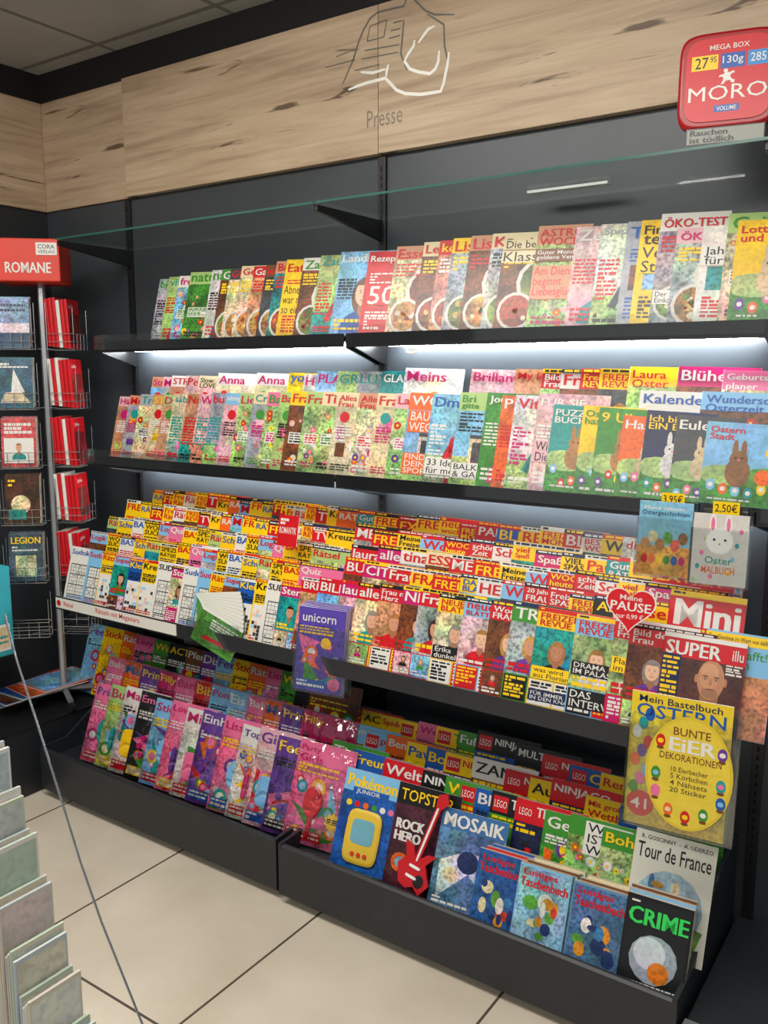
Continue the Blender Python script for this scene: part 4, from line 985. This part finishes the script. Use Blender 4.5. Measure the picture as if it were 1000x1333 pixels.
o=box('display_pedestal',-3.2,Y(1.80),PZ0+.0005,-3.14,Y(1.74),.56,BLACK,.004); lab(o,'slim black pedestal standing on the dark plinth','pedestal')
box('pedestal_top',-3.21,Y(1.71),.5602,-2.955,Y(1.84),.565,BLACK,0,o)
o=prism('leaflet_display',[(Y(1.835),.5655),(Y(1.835),.90),(Y(1.80),.90),(Y(1.715),.70),(Y(1.715),.5655)],-3.2,-2.96,TEAL); lab(o,'teal cardboard leaflet display on a black pedestal','leaflet display')
C=Cov(.10,.10,.001,bg='W'); C.r(.05,.1,.95,.9,1,'C',.3); C.bars(.1,.2,.9,.8,3,2,'T',random.Random(4))
put(C,'front_panel',Matrix.Translation(Vector((-2.9595,Y(1.72)+.002,.585))-o.location)@face_frame(0,0,0,0),'cream printed panel',parent=o)
# =============== GREETING CARD RACK near the viewer (faces +x)
P0=Vector((-.918,Y(.470),0)); tiersN=8; zt0=1.235-.175; st_=.022; dzz=.048; WD=.075
prof=[(-.03,0),(-.03,zt0+.08),(-.024,zt0+.08),(-.024,zt0)]
for i in range(tiersN):
    prof+=[(.006+st_*i,zt0-dzz*i)]
    if i<tiersN-1: prof+=[(.006+st_*i,zt0-dzz*(i+1))]
prof+=[(.006+st_*(tiersN-1),0)]
V=[];n=len(prof)
for d in(0,WD):
    for a,b in prof: V.append((a,d,b))
Fc=[tuple(range(n)),tuple(range(2*n-1,n-1,-1))]+[(i,i+n,(i+1)%n+n,(i+1)%n) for i in range(n)]
cr=mesh('greeting_card_rack',V,Fc,METAL2,P0); lab(cr,'dark tiered greeting card rack packed with cards and wire guard','card rack'); fixn(cr)
cols=['b4bcb2','ced1cc','b0bea9','d4d1ca','c2b8b0','adb9c0','c8c2ac']
for i in range(tiersN):
    for j in range(4):
        w=.065; h=.172-.005*((i+j)%3)
        C=Cov(w,h,.0036,bg=cols[(i+j)%7],edge=cols[(i*3+j)%7],spine=cols[(i+2*j)%7]); C.r(.04,.03,.96,.97,1,cols[(i*2+j+3)%7],.25); C.ef(.5,.5,.25,2,'PEYLT'[(i+j)%5],.3); C.bars(.2,.12,.8,.2,2,2,'D',random.Random(i))
        M=face_frame(0,0,0,0,0)
        M.translation=P0+Vector((.002+st_*i-.0048*j,.005,zt0-dzz*i+.001))
        put(C,'greeting_card',M,'pale greeting card standing in a tiered rack pocket','greeting card','greeting cards in the tiered rack')
pts=[]
for px_,py_ in((6,800),(22,860),(48,940),(78,1035),(104,1120),(132,1200),(160,1270),(190,1345),(205,1400)):
    a,b=at(px_,py_,.46); pts.append((a,Y(.46),b))
tubes('wire_guard',[pts],.0011,CHROME,cr,pts[0])
# =============== LIGHTS
def area(x,y,z,sx,sy,e,rot=(0,0,0),col=(1,.965,.91)):
    l=bpy.data.lights.new('ceiling_lamp','AREA'); l.shape='RECTANGLE'; l.size=sx; l.size_y=sy; l.energy=e; l.color=col
    o=bpy.data.objects.new('ceiling_lamp',l); o.location=(x,y,z); o.rotation_euler=rot; COL.objects.link(o); return o
area(-1.6,Y(.75),2.80,1.6,.4,40,(radians(8),0,0)); area(-.2,Y(.5),2.80,1.2,.4,23,(radians(15),0,0)); area(-2.6,Y(.3),2.80,1.2,.5,14)
area(-.8,Y(-1.2),2.80,2,.6,54,(radians(35),0,0))
w=bpy.data.worlds.new('w'); sc.world=w; w.use_nodes=True; w.node_tree.nodes['Background'].inputs[0].default_value=(.88,.9,.92,1); w.node_tree.nodes['Background'].inputs[1].default_value=.25
# =============== CAMERA
cd=bpy.data.cameras.new('camera'); cam=bpy.data.objects.new('camera',cd); COL.objects.link(cam); sc.camera=cam
cd.sensor_fit='VERTICAL'; cd.sensor_height=36; cd.lens=F/1333*36; cd.clip_start=.02
cam.location=(0,-D,CZ); cam.rotation_euler=(pi/2-PT,0,TH)
sc.view_settings.view_transform='Standard'
